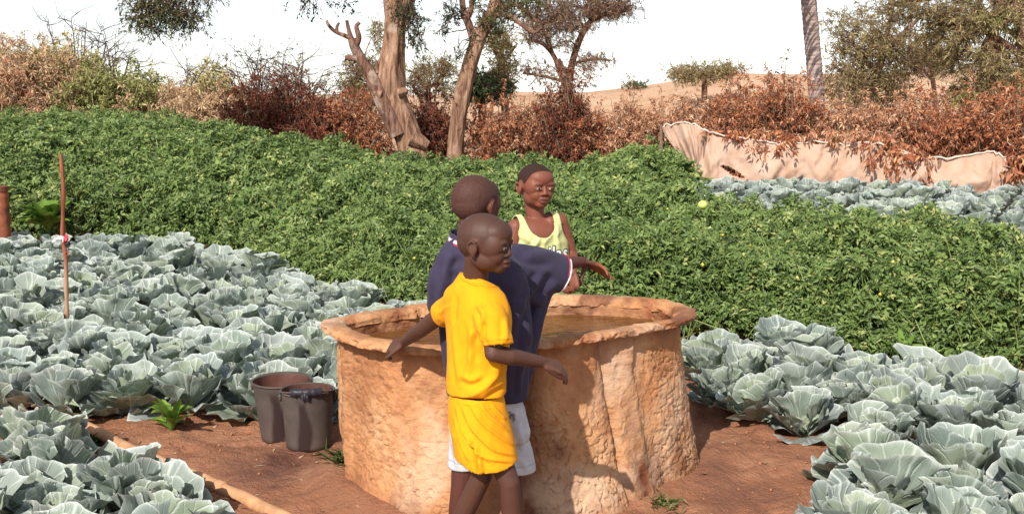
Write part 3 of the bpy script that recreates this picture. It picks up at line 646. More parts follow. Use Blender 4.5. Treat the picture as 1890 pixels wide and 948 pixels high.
# ------------------------------------------------------------------ small weeds
M_weed = foliage_mat('weed_leaf', [(0, (.06, .13, .02)), (.6, (.15, .27, .04)), (1, (.24, .36, .07))], .45, .25)
def blade_leaf(g, base, d, L, W, droop, tint, seed, wav=0.15, n=9):
    d = unit(d); s = unit(np.cross(d, [0, 0, 1])); t = np.linspace(0, 1, n); r = np.random.default_rng(seed)
    c = base + d * (L * t)[:, None] + np.array([0, 0, -1]) * (droop * L * t ** 2)[:, None]
    w_ = W * np.sin(np.pi * np.clip(t * .93 + .07, 0, 1)) ** .75 * (1 + wav * np.sin(t * 22 + r.uniform(0, 6)))
    up = np.array([0, 0, 1]) * (w_ * .25)[:, None]
    V = np.concatenate([c - s * w_[:, None] / 2 + up, c, c + s * w_[:, None] / 2 + up]); i = np.arange(n - 1)
    F = np.concatenate([np.stack([i, i + 1, i + 1 + n, i + n], 1), np.stack([i + n, i + 1 + n, i + 1 + 2 * n, i + 2 * n], 1)]); g.add(V, F, tint)
def weed(px, py, nl, L, W, label, seed, y=None, base=None, erect=1.0):
    b = PG(px, py) if base is None else np.array(base); r = np.random.default_rng(seed)
    b[2] = ground_z([b[0]], [b[1]])[0] + near_bumps(b[:1], b[1:2])[0] if base is None else b[2]
    t = empty('weed', tuple(b)); tag(t, label, 'weed')
    for k in range(nl):
        a = r.uniform(0, 6.3); u = r.uniform(.35, 1.6) * erect; g = Geo(); l = L * r.uniform(.6, 1.1); d = np.array([math.cos(a), math.sin(a), u])
        blade_leaf(g, np.zeros(3) + [0, 0, r.uniform(0, L * .3)], d, l, W * r.uniform(.7, 1.2), r.uniform(.1, .5), r.uniform(.3, .95), seed + k); g.build('leaf', M_weed, t)
    return t
weed(318, 798, 26, .20, .045, 'bright green leafy weed at the foot of the left cabbages', 31, erect=1.5)
weed(1608, 838, 9, .11, .05, 'small bright green weed between the right cabbages', 32)
weed(1672, 668, 14, .22, .045, 'green leafy weed between the right cabbages and tomato plants', 33, base=P(1668, 672, 6.35), erect=1.2)
_b = P(88, 415, 11.6); _b[2] = ground_z([_b[0]], [_b[1]])[0] + .15
weed(0, 0, 60, .42, .13, 'light green broad-leaved plant by the rusty post', 34, base=_b, erect=1.6)
M_grass = foliage_mat('grass_blade', [(0, (.05, .09, .02)), (.6, (.13, .19, .05)), (1, (.30, .28, .12))], .6, .2)
def tuft(px, py, n, L, label, seed):
    b = PG(px, py); r = np.random.default_rng(seed); b[2] = near_bumps(b[:1], b[1:2])[0]
    g = Geo(); a = r.uniform(0, 6.3, n); u = r.uniform(.15, 1.3, n); p = r.normal(0, .035, (n, 3)); p[:, 2] = 0
    d = np.stack([np.cos(a), np.sin(a), u], 1); leaves(g, p, d, np.tile([0, 0, 1.], (n, 1)) + r.normal(0, .2, (n, 3)), L * r.uniform(.5, 1.2, n), .006, r.random(n), .1, .25)
    t = g.build('grass_tuft', M_grass); t.location = tuple(b); tag(t, label, 'grass')
tuft(640, 892, 130, .09, 'small green grass tuft on the soil left of the tank foot', 41); tuft(158, 818, 160, .09, 'small green grass tuft beside the pipe at lower left', 42); tuft(1225, 938, 60, .06, 'tiny grass tuft at the right foot of the tank', 43)
# clods and pebbles lying on the soil
g = Geo(); r = np.random.default_rng(55); n = 700
cx = r.uniform(-2.2, 2.4, n); cy = r.uniform(3.3, 6.2, n)
for a, b in zip(cx, cy):
    t = math.atan2(b - TC[1], a - TC[0])
    if math.hypot(a - TC[0], b - TC[1]) < rimR(t) + .05: continue
    s = .004 + .011 * r.random() ** 3; q = np.array([[1, 0, 0], [-1, 0, 0], [0, 1, 0], [0, -1, 0], [0, 0, .7], [0, 0, -.5]]) * s * r.uniform(.7, 1.3, (6, 3)) + [a, b, near_bumps(np.array([a]), np.array([b]))[0] + s * .3]
    g.add(q, np.array([[0, 2, 4], [2, 1, 4], [1, 3, 4], [3, 0, 4], [2, 0, 5], [1, 2, 5], [3, 1, 5], [0, 3, 5]]), r.random())
o = g.build('soil_clods', lin_mat('clod', (.33, .15, .085), .9, .2, 30, .3)); tag(o, 'small clods and pebbles scattered on the red soil', kind='stuff')

g = Geo(); n = 420; a = r.uniform(-2.2, 2.6, n); b = r.uniform(3.3, 6.0, n); q = np.hypot(a - TC[0], b - TC[1]) > rimR(np.arctan2(b - TC[1], a - TC[0])) + .04; a = a[q]; b = b[q]; n = len(a)
leaves(g, np.stack([a, b, near_bumps(a, b) + .006], 1), np.stack([r.normal(0, 1, n), r.normal(0, 1, n), r.normal(0, .12, n)], 1), np.tile([0, 0, 1.], (n, 1)) + r.normal(0, .25, (n, 3)), r.uniform(.012, .05, n), r.uniform(.003, .014, n), r.random(n), .15, .1)
o = g.build('dry_litter', foliage_mat('dry_litter_leaf', [(0, (.16, .09, .045)), (.6, (.40, .27, .15)), (1, (.55, .47, .34))], .8, 0)); tag(o, 'bits of dry leaf and straw scattered on the red soil', kind='stuff')

# ------------------------------------------------------------------ cloth fence on the right
tf_top = [(1222, 236, 17.4), (1236, 231, 17.4), (1270, 228, 17.2), (1300, 240, 17.1), (1335, 252, 17.0), (1400, 262, 16.8), (1450, 268, 16.7), (1500, 262, 16.6), (1545, 268, 16.5), (1600, 264, 16.3), (1650, 276, 16.2), (1700, 292, 16.0), (1760, 290, 15.8), (1828, 282, 15.6), (1850, 292, 15.5), (1862, 310, 15.4), (1900, 318, 15.3), (1990, 318, 15.0)]
T = catmull(np.array([P(*q) for q in tf_top]), 220); nz_ = 46
def cloth_fence():
    V = []; n = len(T); s = np.linspace(0, 1, n)
    for k in range(nz_):
        v = k / (nz_ - 1); row = T.copy(); z0 = ground_z(T[:, 0], T[:, 1]) - .03; top = T[:, 2]
        row[:, 2] = top * (1 - v) + z0 * v
        left = np.clip(1 - s / .16, 0, 1)
        row[:, 0] += left * .95 * v ** 1.3                                    # the left end is pulled in to the ground
        p = np.stack([s * 38, v * 1.2 + 0 * s, 0 * s], 1)
        fold = .09 * fbm(np.stack([s * 26 + v * 1.5, v * 1.6 + 0 * s, 0 * s], 1), 301, 3) + .045 * fbm(np.stack([s * 70, v * 4 + 0 * s, 0 * s], 1), 303, 3)
        belly = .16 * np.sin(np.pi * v) * (.5 + .5 * fbm(np.stack([s * 9, 0 * s, 0 * s], 1), 305, 2))
        diag = .035 * np.sin((s * 130 - v * 3.2 + .6 * fbm(p, 307, 2)) * 2.2) * np.exp(-((s - .1) / .09) ** 2)
        row[:, 1] -= (fold + belly + diag) * (.25 + .75 * np.sin(np.pi * min(1, v * .9 + .08)))
        row[:, 1] -= .10 * v
        row[:, 2] += .03 * fbm(np.stack([s * 60, 0 * s + 3, 0 * s], 1), 309, 3) * (1 - v)
        V.append(row)
    V = np.array(V); i = np.arange(nz_ * n).reshape(nz_, n); F = np.stack([i[:-1, :-1], i[1:, :-1], i[1:, 1:], i[:-1, 1:]], -1).reshape(-1, 4)
    VV = V.reshape(-1, 3); c = VV[F].mean(1); pc = proj(c); u = (pc[:, 0] - 1352) * .88 + (pc[:, 1] - 317) * .48; v_ = -(pc[:, 0] - 1352) * .48 + (pc[:, 1] - 317) * .88
    F = F[~(((u / 24) ** 2 + (v_ / 5) ** 2) < 1)]                            # a tear
    return VV, F
M_tarp = Mat('dusty_cloth', .85, .2); c1 = M_tarp.noise(2.2, 5, .65, dist=.5); c2 = M_tarp.noise(14, 5, .7)
_c = M_tarp.ramp(c1, [(.25, (.40, .22, .14)), (.45, (.56, .38, .285)), (.62, (.62, .45, .36)), (.8, (.48, .30, .21))]); _c = M_tarp.mix(M_tarp.math('MULTIPLY', c2, .45), _c, (.50, .30, .20))
M_tarp.color(_c); M_tarp.bump(M_tarp.noise(45, 4, .7), .35, .01); M_tarp.thin(_c, .15); M_tarp = M_tarp.m
fb = np.array([T[80][0], T[80][1], 0]); ft = empty('cloth_fence', tuple(fb)); tag(ft, 'sagging dusty pink cloth fence with a tear, behind the far cabbages', 'fence')
V, F = cloth_fence(); o = obj('cloth', mesh_of('cloth', V - fb, F), M_tarp, ft); md = o.modifiers.new('s', 'SOLIDIFY'); md.thickness = .012
g = Geo(); e = T + np.array([0, -.01, .012]); tubes(g, e[::2] + .012 * rng.normal(size=e[::2].shape), .013, 6); g.build('rolled_edge', lin_mat('cloth_edge', (.66, .52, .44), .8, .2, 14, .2), ft, off=fb)
M_dead = lin_mat('grey_dead_wood', (.20, .13, .095), .85, .2, 12, .35)
for k in (2, 40, 78, 112, 150, 176, 205):
    g = Geo(); p0 = T[k]; tubes(g, catmull(np.array([[p0[0] + .02, p0[1] + .07, ground_z([p0[0]], [p0[1]])[0] - .1], [p0[0], p0[1] + .06, p0[2] * .5], [p0[0] + random.uniform(-.04, .04), p0[1] + .05, p0[2] + .05]]), 8), .028, 7, cap=True); g.build('post', M_dead, ft, off=fb)

# ------------------------------------------------------------------ shrubs and trees
def twigs_and_leaves(gt, gl, roots, tips, nl, L, W, rng_, tw=.004, droop=.2, spread=.7, tint=(.5, .2), curl=.2, sag=.06, lead=.6):
    """a twig from each root to its tip with nl leaves along its outer half"""
    roots = np.asarray(roots, float); tips = np.asarray(tips, float); m = len(roots)
    mid_ = (roots + tips) / 2 + rng_.normal(0, 1, (m, 3)) * (np.linalg.norm(tips - roots, axis=1) * .09)[:, None]
    pts = np.stack([roots, mid_, tips], 1)
    if gt is not None: tubes(gt, pts, np.tile([tw, tw * .7, tw * .3], (m, 1)), 3, rng_.random(m))
    t = rng_.uniform(1 - lead, 1.02, (m, nl)); a = (1 - t)[..., None] ** 2; b = (2 * t * (1 - t))[..., None]; c = t[..., None] ** 2
    pos = (a * roots[:, None] + b * (2 * mid_ - .5 * roots - .5 * tips)[:, None] + c * tips[:, None]).reshape(-1, 3)
    dr = np.repeat(unit(tips - roots), nl, 0) * (1 - spread) + rng_.normal(0, 1, (m * nl, 3)) * spread - np.array([0, 0, droop])
    tt = np.clip(rng_.normal(tint[0], tint[1], m * nl) + np.repeat(rng_.normal(0, tint[1] * .5, m), nl), 0, 1)
    leaves(gl, pos + rng_.normal(0, .012, pos.shape), dr, rng_.normal(0, 1, (m * nl, 3)) + [0, -.3, .7], L * rng_.uniform(.6, 1.3, m * nl), W * rng_.uniform(.6, 1.3, m * nl), tt, curl, sag)
def limb(g, pts, r0, r1, sides=8, n=None, wob=0.0, a=.5, seed=0, cap=True):
    n = n or max(6, len(pts) * 5); c = catmull(np.array(pts), n)
    if wob: c = c + np.stack([vn(np.stack([np.arange(n) * .5, np.full(n, 7.3 + k), np.full(n, .5)], 1), seed + k) for k in range(3)], 1) * wob
    rr_ = np.interp(np.linspace(0, 1, n), [0, 1], [r0, r1]) if np.isscalar(r0) and np.isscalar(r1) else np.interp(np.linspace(0, 1, n), np.linspace(0, 1, len(r0)), r0)
    tubes(g, c, rr_, sides, a, cap); return c
DRY = [(0, (.055, .014, .008)), (.3, (.155, .042, .02)), (.6, (.29, .10, .045)), (.85, (.44, .21, .105)), (1, (.58, .36, .22))]
M_dry = {'deep': foliage_mat('dried_leaf_dark_red', [(0, (.035, .010, .007)), (.5, (.15, .038, .021)), (1, (.33, .11, .052))], .8, .15),
         'rust': foliage_mat('dried_leaf_rust', [(0, (.11, .03, .016)), (.45, (.36, .12, .055)), (.8, (.56, .26, .13)), (1, (.72, .45, .28))], .8, .18),
         'tan': foliage_mat('dried_leaf_tan', [(0, (.20, .075, .038)), (.4, (.48, .22, .115)), (.75, (.66, .40, .25)), (1, (.78, .58, .42))], .8, .18),
         'straw': foliage_mat('pale_dry_grass', [(0, (.30, .17, .09)), (.5, (.56, .37, .215)), (1, (.74, .58, .38))], .8, .18),
         'pale': foliage_mat('yellow_green_leaf', [(0, (.24, .20, .075)), (.5, (.46, .40, .16)), (1, (.64, .57, .30))], .65, .2),
         'green': foliage_mat('bush_green_leaf', [(0, (.10, .11, .03)), (.5, (.27, .28, .09)), (1, (.46, .44, .17))], .6, .22),
         'olive': foliage_mat('olive_leaf', [(0, (.11, .092, .04)), (.5, (.28, .235, .105)), (1, (.50, .41, .21))], .65, .2),
         'dark': foliage_mat('dark_green_leaf', [(0, (.012, .028, .012)), (.5, (.032, .062, .022)), (1, (.09, .13, .045))], .55, .15),
         'brown': foliage_mat('brown_feathery_leaf', [(0, (.085, .048, .032)), (.5, (.22, .135, .085)), (1, (.36, .26, .14))], .7, .15),
         'crown': foliage_mat('tree_leaf', [(0, (.014, .022, .012)), (.5, (.05, .07, .025)), (1, (.20, .20, .05))], .55, .18)}
M_stem = lin_mat('shrub_stem', (.24, .15, .10), .85, .2, 14, .4); M_paleStem = lin_mat('pale_stem', (.46, .34, .24), .85, .2, 14, .3); M_greystem = lin_mat('grey_twig', (.11, .08, .085), .85, .2, 14, .3)
def shrub(name, px, y, wpx, top_py, kind, label, group=None, seed=0, nst=26, tw_n=190, nl=16, L=.10, W=.035, stem=None, cat='shrub', spread=.75, droop=.45, dx=.6, tint=(.5, .22), base_lift=.0, lead=.7, low=.12):
    r = np.random.default_rng(seed); x = X(px, y); z0 = float(ground_z([x], [y])[0]); H = P(px, top_py, y)[2] - z0; Wd = wpx / FPX * y
    t = empty(name, (x, y, z0)); tag(t, label, cat, group)
    gs, gl = Geo(), Geo(); roots, tips = [], []
    for k in range(nst):
        b = np.array([r.normal(0, Wd * .16), r.normal(0, dx * .2), -.05]); a = np.array([r.uniform(-1, 1) * Wd * .5, r.uniform(-1, 1) * dx, 0]); f = math.sqrt(max(0, 1 - (a[0] / (Wd * .56)) ** 2))
        tp = np.array([a[0], a[1], H * r.uniform(.5, 1.14) * (.45 + .55 * f)]); md = b * .45 + tp * .55 + np.array([0, 0, H * .08])
        c = limb(gs, [b, md, tp], r.uniform(.010, .02), .004, 5, 8, .02, r.random(), seed + k, False)
        for j in range(tw_n // nst):
            q = c[r.integers(1, 8)]; roots.append(q); d = r.normal(0, 1, 3) * [1, 1, .8] + [0, 0, .35]; tips.append(q + unit(d) * r.uniform(.15, .45) * (.5 + .25 * H))
    for j in range(tw_n):                      # fill the body of the shrub down to the ground
        q = np.array([r.uniform(-.5, .5) * Wd, r.uniform(-1, 1) * dx, 0]); q[2] = H * (low + (.9 - low) * r.random()) * (.4 + .6 * math.sqrt(max(0.02, 1 - (q[0] / (Wd * .55)) ** 2))); roots.append(q); tips.append(q + unit(r.normal(0, 1, 3) + [0, 0, .3]) * r.uniform(.12, .4))
    tips = np.array(tips); tips[:, 2] = np.maximum(tips[:, 2], .05)
    twigs_and_leaves(gs, gl, roots, tips, nl, L, W, r, .004, droop, spread, tint, lead=lead)
    gs.build('stems', stem or M_stem, t); o = gl.build('foliage', M_dry[kind] if isinstance(kind, str) else kind, t, smooth=False)
    return t
# the dried brush hedge, left to right
hedge = [(470, 22.6, 120, 150, 'deep', 'dark red dried bush left of the big tree'), (545, 22.4, 120, 143, 'deep', 'tallest dark red dried bush left of the big tree, under bare twigs'),
         (610, 22.0, 110, 188, 'deep', 'low dark red-brown dried bush left of the trunk of the big tree'), (672, 21.8, 110, 170, 'rust', 'rust-brown dried bush just left of the big tree trunk'),
         (800, 21.6, 90, 178, 'deep', 'dark dried bush between the two tree trunks'), (910, 21.4, 110, 195, 'rust', 'rust-brown dried bush right of the slim leaning tree'),
         (975, 21.6, 90, 190, 'tan', 'pale rust dried bush between the slim tree and the tall red bush'), (1040, 20.9, 95, 150, 'deep', 'tall dark red dried bush in the middle of the hedge'),
         (1085, 21.0, 80, 205, 'rust', 'low rust-coloured dried bush right of the tall red bush'), (1160, 20.6, 110, 188, 'tan', 'tan dried bush with red leaves left of the cloth fence'), (1215, 20.2, 90, 205, 'tan', 'low tan dried bush at the left end of the cloth fence'),
         (1290, 19.6, 120, 182, 'tan', 'tan dried bush behind the raised left end of the cloth fence'), (1365, 19.0, 130, 165, 'rust', 'rust dried bush behind the cloth fence left of the palm trunk'),
         (1440, 18.6, 130, 140, 'rust', 'tall rust dried bush just left of the palm trunk'), (1560, 18.2, 120, 185, 'tan', 'tan dried bush with long pale leaves right of the palm trunk'),
         (1640, 18.0, 130, 195, 'tan', 'tan dried bush drooping over the middle of the cloth fence'), (1725, 17.8, 130, 190, 'rust', 'rust dried bush spilling over the right part of the cloth fence'), (1810, 17.2, 130, 180, 'rust', 'red-brown dried bush behind the right end of the cloth fence'), (1885, 16.6, 110, 175, 'rust', 'red-brown dried bush at the right edge, beyond the end of the cloth fence')]
for k, (px, y, wp, tp, kd, lb) in enumerate(hedge):
    shrub('dried_bush', px, y, wp, tp, kd, lb, 'dried bushes of the hedge', 400 + k, 60, 360 if kd == 'deep' else 300, 15, .092 if kd != 'deep' else .08, .024, M_stem, droop=.55, dx=.6, spread=.6)
# runners of dried creeper hanging over the cloth
def creeper(px0, px1, top, hang, n, label, seed, kd='rust'):
    r = np.random.default_rng(seed); gs, gl = Geo(), Geo(); roots, tips = [], []
    i0 = np.argmin(np.abs(proj(T)[:, 0] - px0)); i1 = np.argmin(np.abs(proj(T)[:, 0] - px1)); b = T[(i0 + i1) // 2].copy()
    t = empty('dried_creeper', tuple(b)); tag(t, label, 'creeper', 'dried creepers over the cloth fence')
    for k in range(n):
        q = T[r.integers(i0, i1 + 1)] - b + [0, .12 + r.uniform(-.1, .3), r.uniform(-.05, .22)]; roots.append(q); f = r.random(); tips.append(q + np.array([r.normal(0, .16), -.34 - .1 * f, -hang * f]))
    twigs_and_leaves(gs, gl, roots, tips, 15, .12, .04, r, .004, .9, .6, (.55, .22), lead=1.0); gs.build('stems', M_stem, t); gl.build('foliage', M_dry[kd], t, smooth=False)
creeper(1410, 1445, 0, .32, 16, 'dried creeper hanging over the cloth fence below the tall rust bush', 61); creeper(1330, 1420, 0, .04, 14, 'dried creeper along the top of the left part of the cloth fence', 62)
creeper(1610, 1695, 0, .55, 58, 'large dried creeper spilling down the middle of the cloth fence', 63); creeper(1470, 1580, 0, .04, 16, 'dried creeper along the top edge of the cloth fence behind the palm', 64, 'tan'); creeper(1868, 1900, 0, .15, 40, 'dried creeper over the right end of the cloth fence', 65)

# bushes on the left
shrub('bush', 60, 23.6, 230, 98, 'straw', 'tall straw-coloured dry bush at the left edge', 'bushes at the left', 501, 60, 900, 16, .12, .026, M_paleStem, dx=.9, tint=(.5, .22))
shrub('bush', 120, 24.2, 170, 92, 'pale', 'tall yellow-green bush behind the straw bush at left', 'bushes at the left', 502, 46, 800, 16, .10, .032, M_paleStem, dx=.8)
shrub('bush', 215, 23.4, 180, 132, 'green', 'rounded light green bush at left beside the straw bush', 'bushes at the left', 503, 40, 760, 17, .10, .036, M_paleStem, dx=.9)
shrub('bush', 25, 23.2, 130, 125, 'tan', 'low pinkish dry bush at the far left', 'bushes at the left', 504, 30, 260, 14, .12, .03, M_paleStem)
shrub('bush', 300, 23.2, 140, 172, 'straw', 'low straw-coloured brush right of the rounded green bush', 'bushes at the left', 505, 50, 420, 13, .12, .03, M_paleStem)
shrub('bush', 398, 23.6, 110, 128, 'pale', 'small yellow-green bush in front of bare twigs', 'bushes at the left', 506, 24, 260, 15, .10, .035, M_paleStem)
shrub('bush', 390, 22.8, 170, 168, 'straw', 'tangle of dry straw-coloured stems left of the dark red bush', 'bushes at the left', 507, 60, 520, 12, .13, .025, M_paleStem)
def bare(name, px, y, wpx, top_py, label, seed, n=16, mat=None, leaf=None, fork=4, group='bare twiggy shrubs'):
    r = np.random.default_rng(seed); x = X(px, y); z0 = float(ground_z([x], [y])[0]); H = P(px, top_py, y)[2] - z0; Wd = wpx / FPX * y
    t = empty(name, (x, y, z0)); tag(t, label, 'shrub', group); g = Geo(); gl = Geo(); roots, tips = [], []
    for k in range(n):
        u = r.uniform(-1, 1); tp = np.array([u * Wd * .5, r.normal(0, .4), H * r.uniform(.75, 1.02) * (1 - .25 * u * u)]); b = np.array([r.normal(0, .15), r.normal(0, .15), -.05])
        c = limb(g, [b, b * .4 + tp * .6 + [0, 0, H * .05], tp], .028, .006, 5, 12, .05, r.random(), seed + k, False)
        for j in range(fork):
            q = c[r.integers(4, 12)]; e = q + unit(np.array([r.normal(0, 1) + u * .6, r.normal(0, .8), r.uniform(.1, 1.1)])) * r.uniform(.3, .9); c2 = limb(g, [q, (q + e) / 2 + r.normal(0, .06, 3), e], .011, .004, 4, 6, .02, r.random(), seed + 50 + j, False)
            for m_ in range(4):
                q2 = c2[r.integers(1, 6)]; e2 = q2 + unit(np.array([r.normal(0, 1), r.normal(0, .8), r.uniform(-.2, 1)])) * r.uniform(.15, .4); roots.append(q2); tips.append(e2)
    twigs_and_leaves(g, gl, roots, tips, 3 if leaf else 1, .07 if leaf else .03, .02 if leaf else .008, r, .005, .1, .5)
    g.build('branches', mat or M_greystem, t); gl.build('buds' if not leaf else 'foliage', M_dry[leaf or 'brown'], t, smooth=False)
bare('bare_shrub', 150, 25.4, 210, 30, 'bare grey thorn branches sticking up behind the left bushes', 521, 20); bare('bare_shrub', 20, 26, 70, 78, 'bare dark twigs at the far left edge above the straw bush', 522, 10, leaf='dark')
bare('bare_shrub', 345, 24.5, 110, 118, 'thin leafy grey twigs left of the small yellow-green bush', 523, 12, leaf='olive'); bare('bare_shrub', 478, 23.8, 90, 98, 'tall thin twigs rising above the dark red bushes', 524, 16, leaf='dark'); bare('bare_shrub', 560, 24.4, 110, 100, 'pale wispy twigs left of the big tree', 525, 22, leaf='olive')
bare('bare_shrub', 215, 24.8, 110, 60, 'bare thorn branches leaning over the rounded green bush', 526, 10)

# ---- the two trees in the middle
def bark_mat(name, a, b, c):
    m = Mat(name, .9, .15); co = m.coord('Object'); n = m.noise(7, 6, .65, stretch=(1.6, 1.6, .28), dist=.6); n2 = m.noise(2.0, 3, .5)
    col = m.ramp(n, [(.33, a), (.5, b), (.68, c)]); col = m.mix(m.ramp(n2, [(.62, (0, 0, 0)), (.7, (.6, .6, .6))]), col, (.52, .42, .34)); m.color(col); m.bump(n, 1.0, .06); return m.m
M_bark = bark_mat('bark', (.085, .040, .025), (.29, .165, .105), (.46, .30, .21)); M_bark2 = bark_mat('dark_bark', (.06, .028, .020), (.20, .105, .075), (.33, .21, .155))
def bark_tube(g, pxs, rad_px, y, off, sides=40, n=90, amp=.10, seed=0, dy=None):
    c = catmull(np.array([P(a, b, y + (dy[i] if dy else 0)) for i, (a, b) in enumerate(pxs)]), n); rr_ = catmull(np.array([[q / FPX * y] for q in rad_px]), n)[:, 0]
    t = unit(np.gradient(c, axis=0)); u = unit(np.cross(t, [0.05, 1, 0.02])); v = np.cross(t, u); an = np.arange(sides) / sides * 2 * math.pi
    S = np.cumsum(np.r_[0, np.linalg.norm(np.diff(c, axis=0), axis=1)])
    q = np.stack([np.tile(np.cos(an) * 2.6, (n, 1)), np.tile(np.sin(an) * 2.6, (n, 1)), np.tile(S[:, None] * 1.1, (1, sides))], -1).reshape(-1, 3)
    rd = rr_[:, None] * (1 + amp * fbm(q, seed, 3).reshape(n, sides) + amp * .7 * np.abs(fbm(q * np.array([2.2, 2.2, .5]), seed + 5, 2)).reshape(n, sides))
    V = c[:, None] + rd[..., None] * (np.cos(an)[None, :, None] * u[:, None] + np.sin(an)[None, :, None] * v[:, None])
    i = np.arange(n * sides).reshape(n, sides); F = np.stack([i[:-1], np.roll(i[:-1], -1, 1), np.roll(i[1:], -1, 1), i[1:]], -1).reshape(-1, 4)
    g.add(V.reshape(-1, 3) - off, F); top = V[-1]; g.add(np.concatenate([top, c[-1:]]) - off, np.array([[k, (k + 1) % sides, sides] for k in range(sides)]))
    return c - off
def spray(gt, gl, cl, anchors, y, off, L, W, r, tint=(.5, .22), dens=1.0, dyy=.8, hang=.0, tw=.006, tl=(.25, .6), nl=16, spread=.45, droop=.25, outb=(0, 0, 0)):
    for (px, py, rx, ry, n) in cl:
        n = int(n * dens); u = unit(r.normal(0, 1, (n, 3))) * r.random((n, 1)) ** .4; c = P(px, py, y) - off; s = y / FPX
        q = c + u * np.array([rx * s, dyy, ry * s]); d = unit(r.normal(0, .6, (n, 3)) + u * .6 + np.array([0, 0, -hang]) + np.array(outb)); l = r.uniform(*tl, n)[:, None]
        twigs_and_leaves(gt, gl, q - d * l * .5, q + d * l * .5, nl, L, W, r, tw, droop, spread, tint, lead=.95)
        if anchors is not None and len(anchors):          # thin branches that carry the spray
            for k in range(max(2, n // 14)):
                a = anchors[np.argmin(np.linalg.norm(anchors - q[k], axis=1) + r.random(len(anchors)) * .3)]
                limb(gt, [a, (a + q[k]) / 2 + r.normal(0, .08, 3) + [0, 0, .1], q[k]], .016, .005, 4, 8, .04, .5, k, False)
def big_tree():
    y = 20.6; b = P(765, 300, y); b[2] = ground_z([b[0]], [b[1]])[0]; t = empty('tree', tuple(b)); tag(t, 'big old tree with thick forked trunk and a dead side branch', 'tree'); r = np.random.default_rng(71)
    g = Geo(); c = bark_tube(g, [(773, 365), (768, 300), (758, 262), (742, 220), (727, 180), (722, 140), (726, 90), (729, 45), (728, 10), (722, -40), (712, -110)], [44, 29, 24, 23, 23, 24, 19, 19, 20, 18, 14], y, b, 56, 150, .13, 72)
    bark_tube(g, [(735, 30), (752, -5), (775, -60), (800, -130)], [14, 13, 11, 8], y, b, 28, 40, .1, 75)
    for (p, q, ra_) in (((735, 172), (752, 168), 7), ((705, 175), (690, 170), 8), ((760, 255), (790, 270), 12)):
        bark_tube(g, [p, ((p[0] + q[0]) / 2, (p[1] + q[1]) / 2), q], [ra_ * 1.2, ra_, ra_ * .7], y - .22, b, 18, 14, .15, 77)
    g.build('trunk', M_bark, t)
    g = Geo(); d1 = bark_tube(g, [(735, 250), (715, 205), (697, 165), (683, 135), (668, 112), (655, 88), (650, 72)], [16, 15, 13, 11, 9, 8, 7], y - .15, b, 26, 60, .12, 81)
    for pts, ra_ in (([(662, 100), (652, 80), (645, 60), (640, 38)], [6, 5, 4, 3]), ([(655, 88), (662, 70), (658, 50), (664, 42)], [6, 5, 4, 3]), ([(650, 72), (636, 66), (618, 58), (606, 46), (603, 38)], [5, 4, 3.4, 3, 2.4]), ([(622, 60), (622, 50), (626, 42)], [3, 2.6, 2]), ([(668, 112), (652, 108), (637, 107)], [6, 5.5, 4.6]), ([(690, 150), (678, 145), (672, 136)], [4, 3.5, 3]), ([(697, 135), (696, 122), (694, 112)], [3, 2.6, 2])):
        bark_tube(g, pts, ra_, y - .15, b, 12, 20, .12, 83)
    g.build('dead_branch', M_bark2, t)
    g = Geo(); an = [c[-30:]]
    for pts, ra_, dy in (([(722, -30), (640, -70), (520, -75), (400, -50), (320, -15), (290, 5)], [12, 9, 7, 5, 3.5, 2.5], [0, -.3, -.6, -.8, -1, -1]), ([(712, -60), (660, -50), (610, -25), (570, -10)], [8, 5, 3, 2], [0, .3, .5, .6]), ([(790, -60), (770, -20), (760, 20)], [5, 3, 2], [0, -.4, -.6]), ([(712, -110), (690, -190), (640, -260)], [13, 9, 5], None), ([(712, -110), (760, -190), (800, -260)], [13, 9, 5], None), ([(800, -130), (850, -170), (900, -180)], [8, 6, 4], None), ([(690, -190), (560, -220), (430, -190)], [8, 5, 3], [0, -.8, -1.5]),([(690, -190), (720, -240), (740, -300)], [8, 6, 4], [0, .8, 1.5])):
        an.append(bark_tube(g, pts, ra_, y, b, 10, 26, .1, 85, dy))
    an = np.concatenate(an); gl = Geo()
    spray(g, gl, [(300, 12, 75, 34, 150), (345, 38, 40, 25, 60), (275, 42, 34, 28, 60), (360, -10, 50, 20, 40)], an, y - 1, b, .085, .02, r, (.48, .24), dyy=.5, hang=.5, outb=(-.35, 0, 0), spread=.35)
    spray(g, gl, [(580, 8, 50, 14, 18), (640, 10, 18, 18, 8)], an, y + .5, b, .07, .03, r, (.2, .15), dyy=.3, hang=.5, nl=9, outb=(.4, 0, 0))
    spray(g, gl, [(760, 40, 22, 40, 46), (745, 15, 26, 16, 20), (772, 85, 12, 20, 10)], an, y - .6, b, .08, .022, r, (.25, .2), dyy=.4, hang=.7)
    spray(g, gl, [(640, -230, 150, 60, 130), (800, -240, 150, 70, 130), (450, -190, 110, 50, 80), (720, -310, 170, 50, 130), (880, -190, 80, 50, 70), (540, -100, 90, 30, 40)], an, y, b, .10, .03, r, (.5, .25), dyy=1.8, hang=.2)
    g.build('branches', M_bark2, t); gl.build('crown', M_dry['crown'], t, smooth=False)
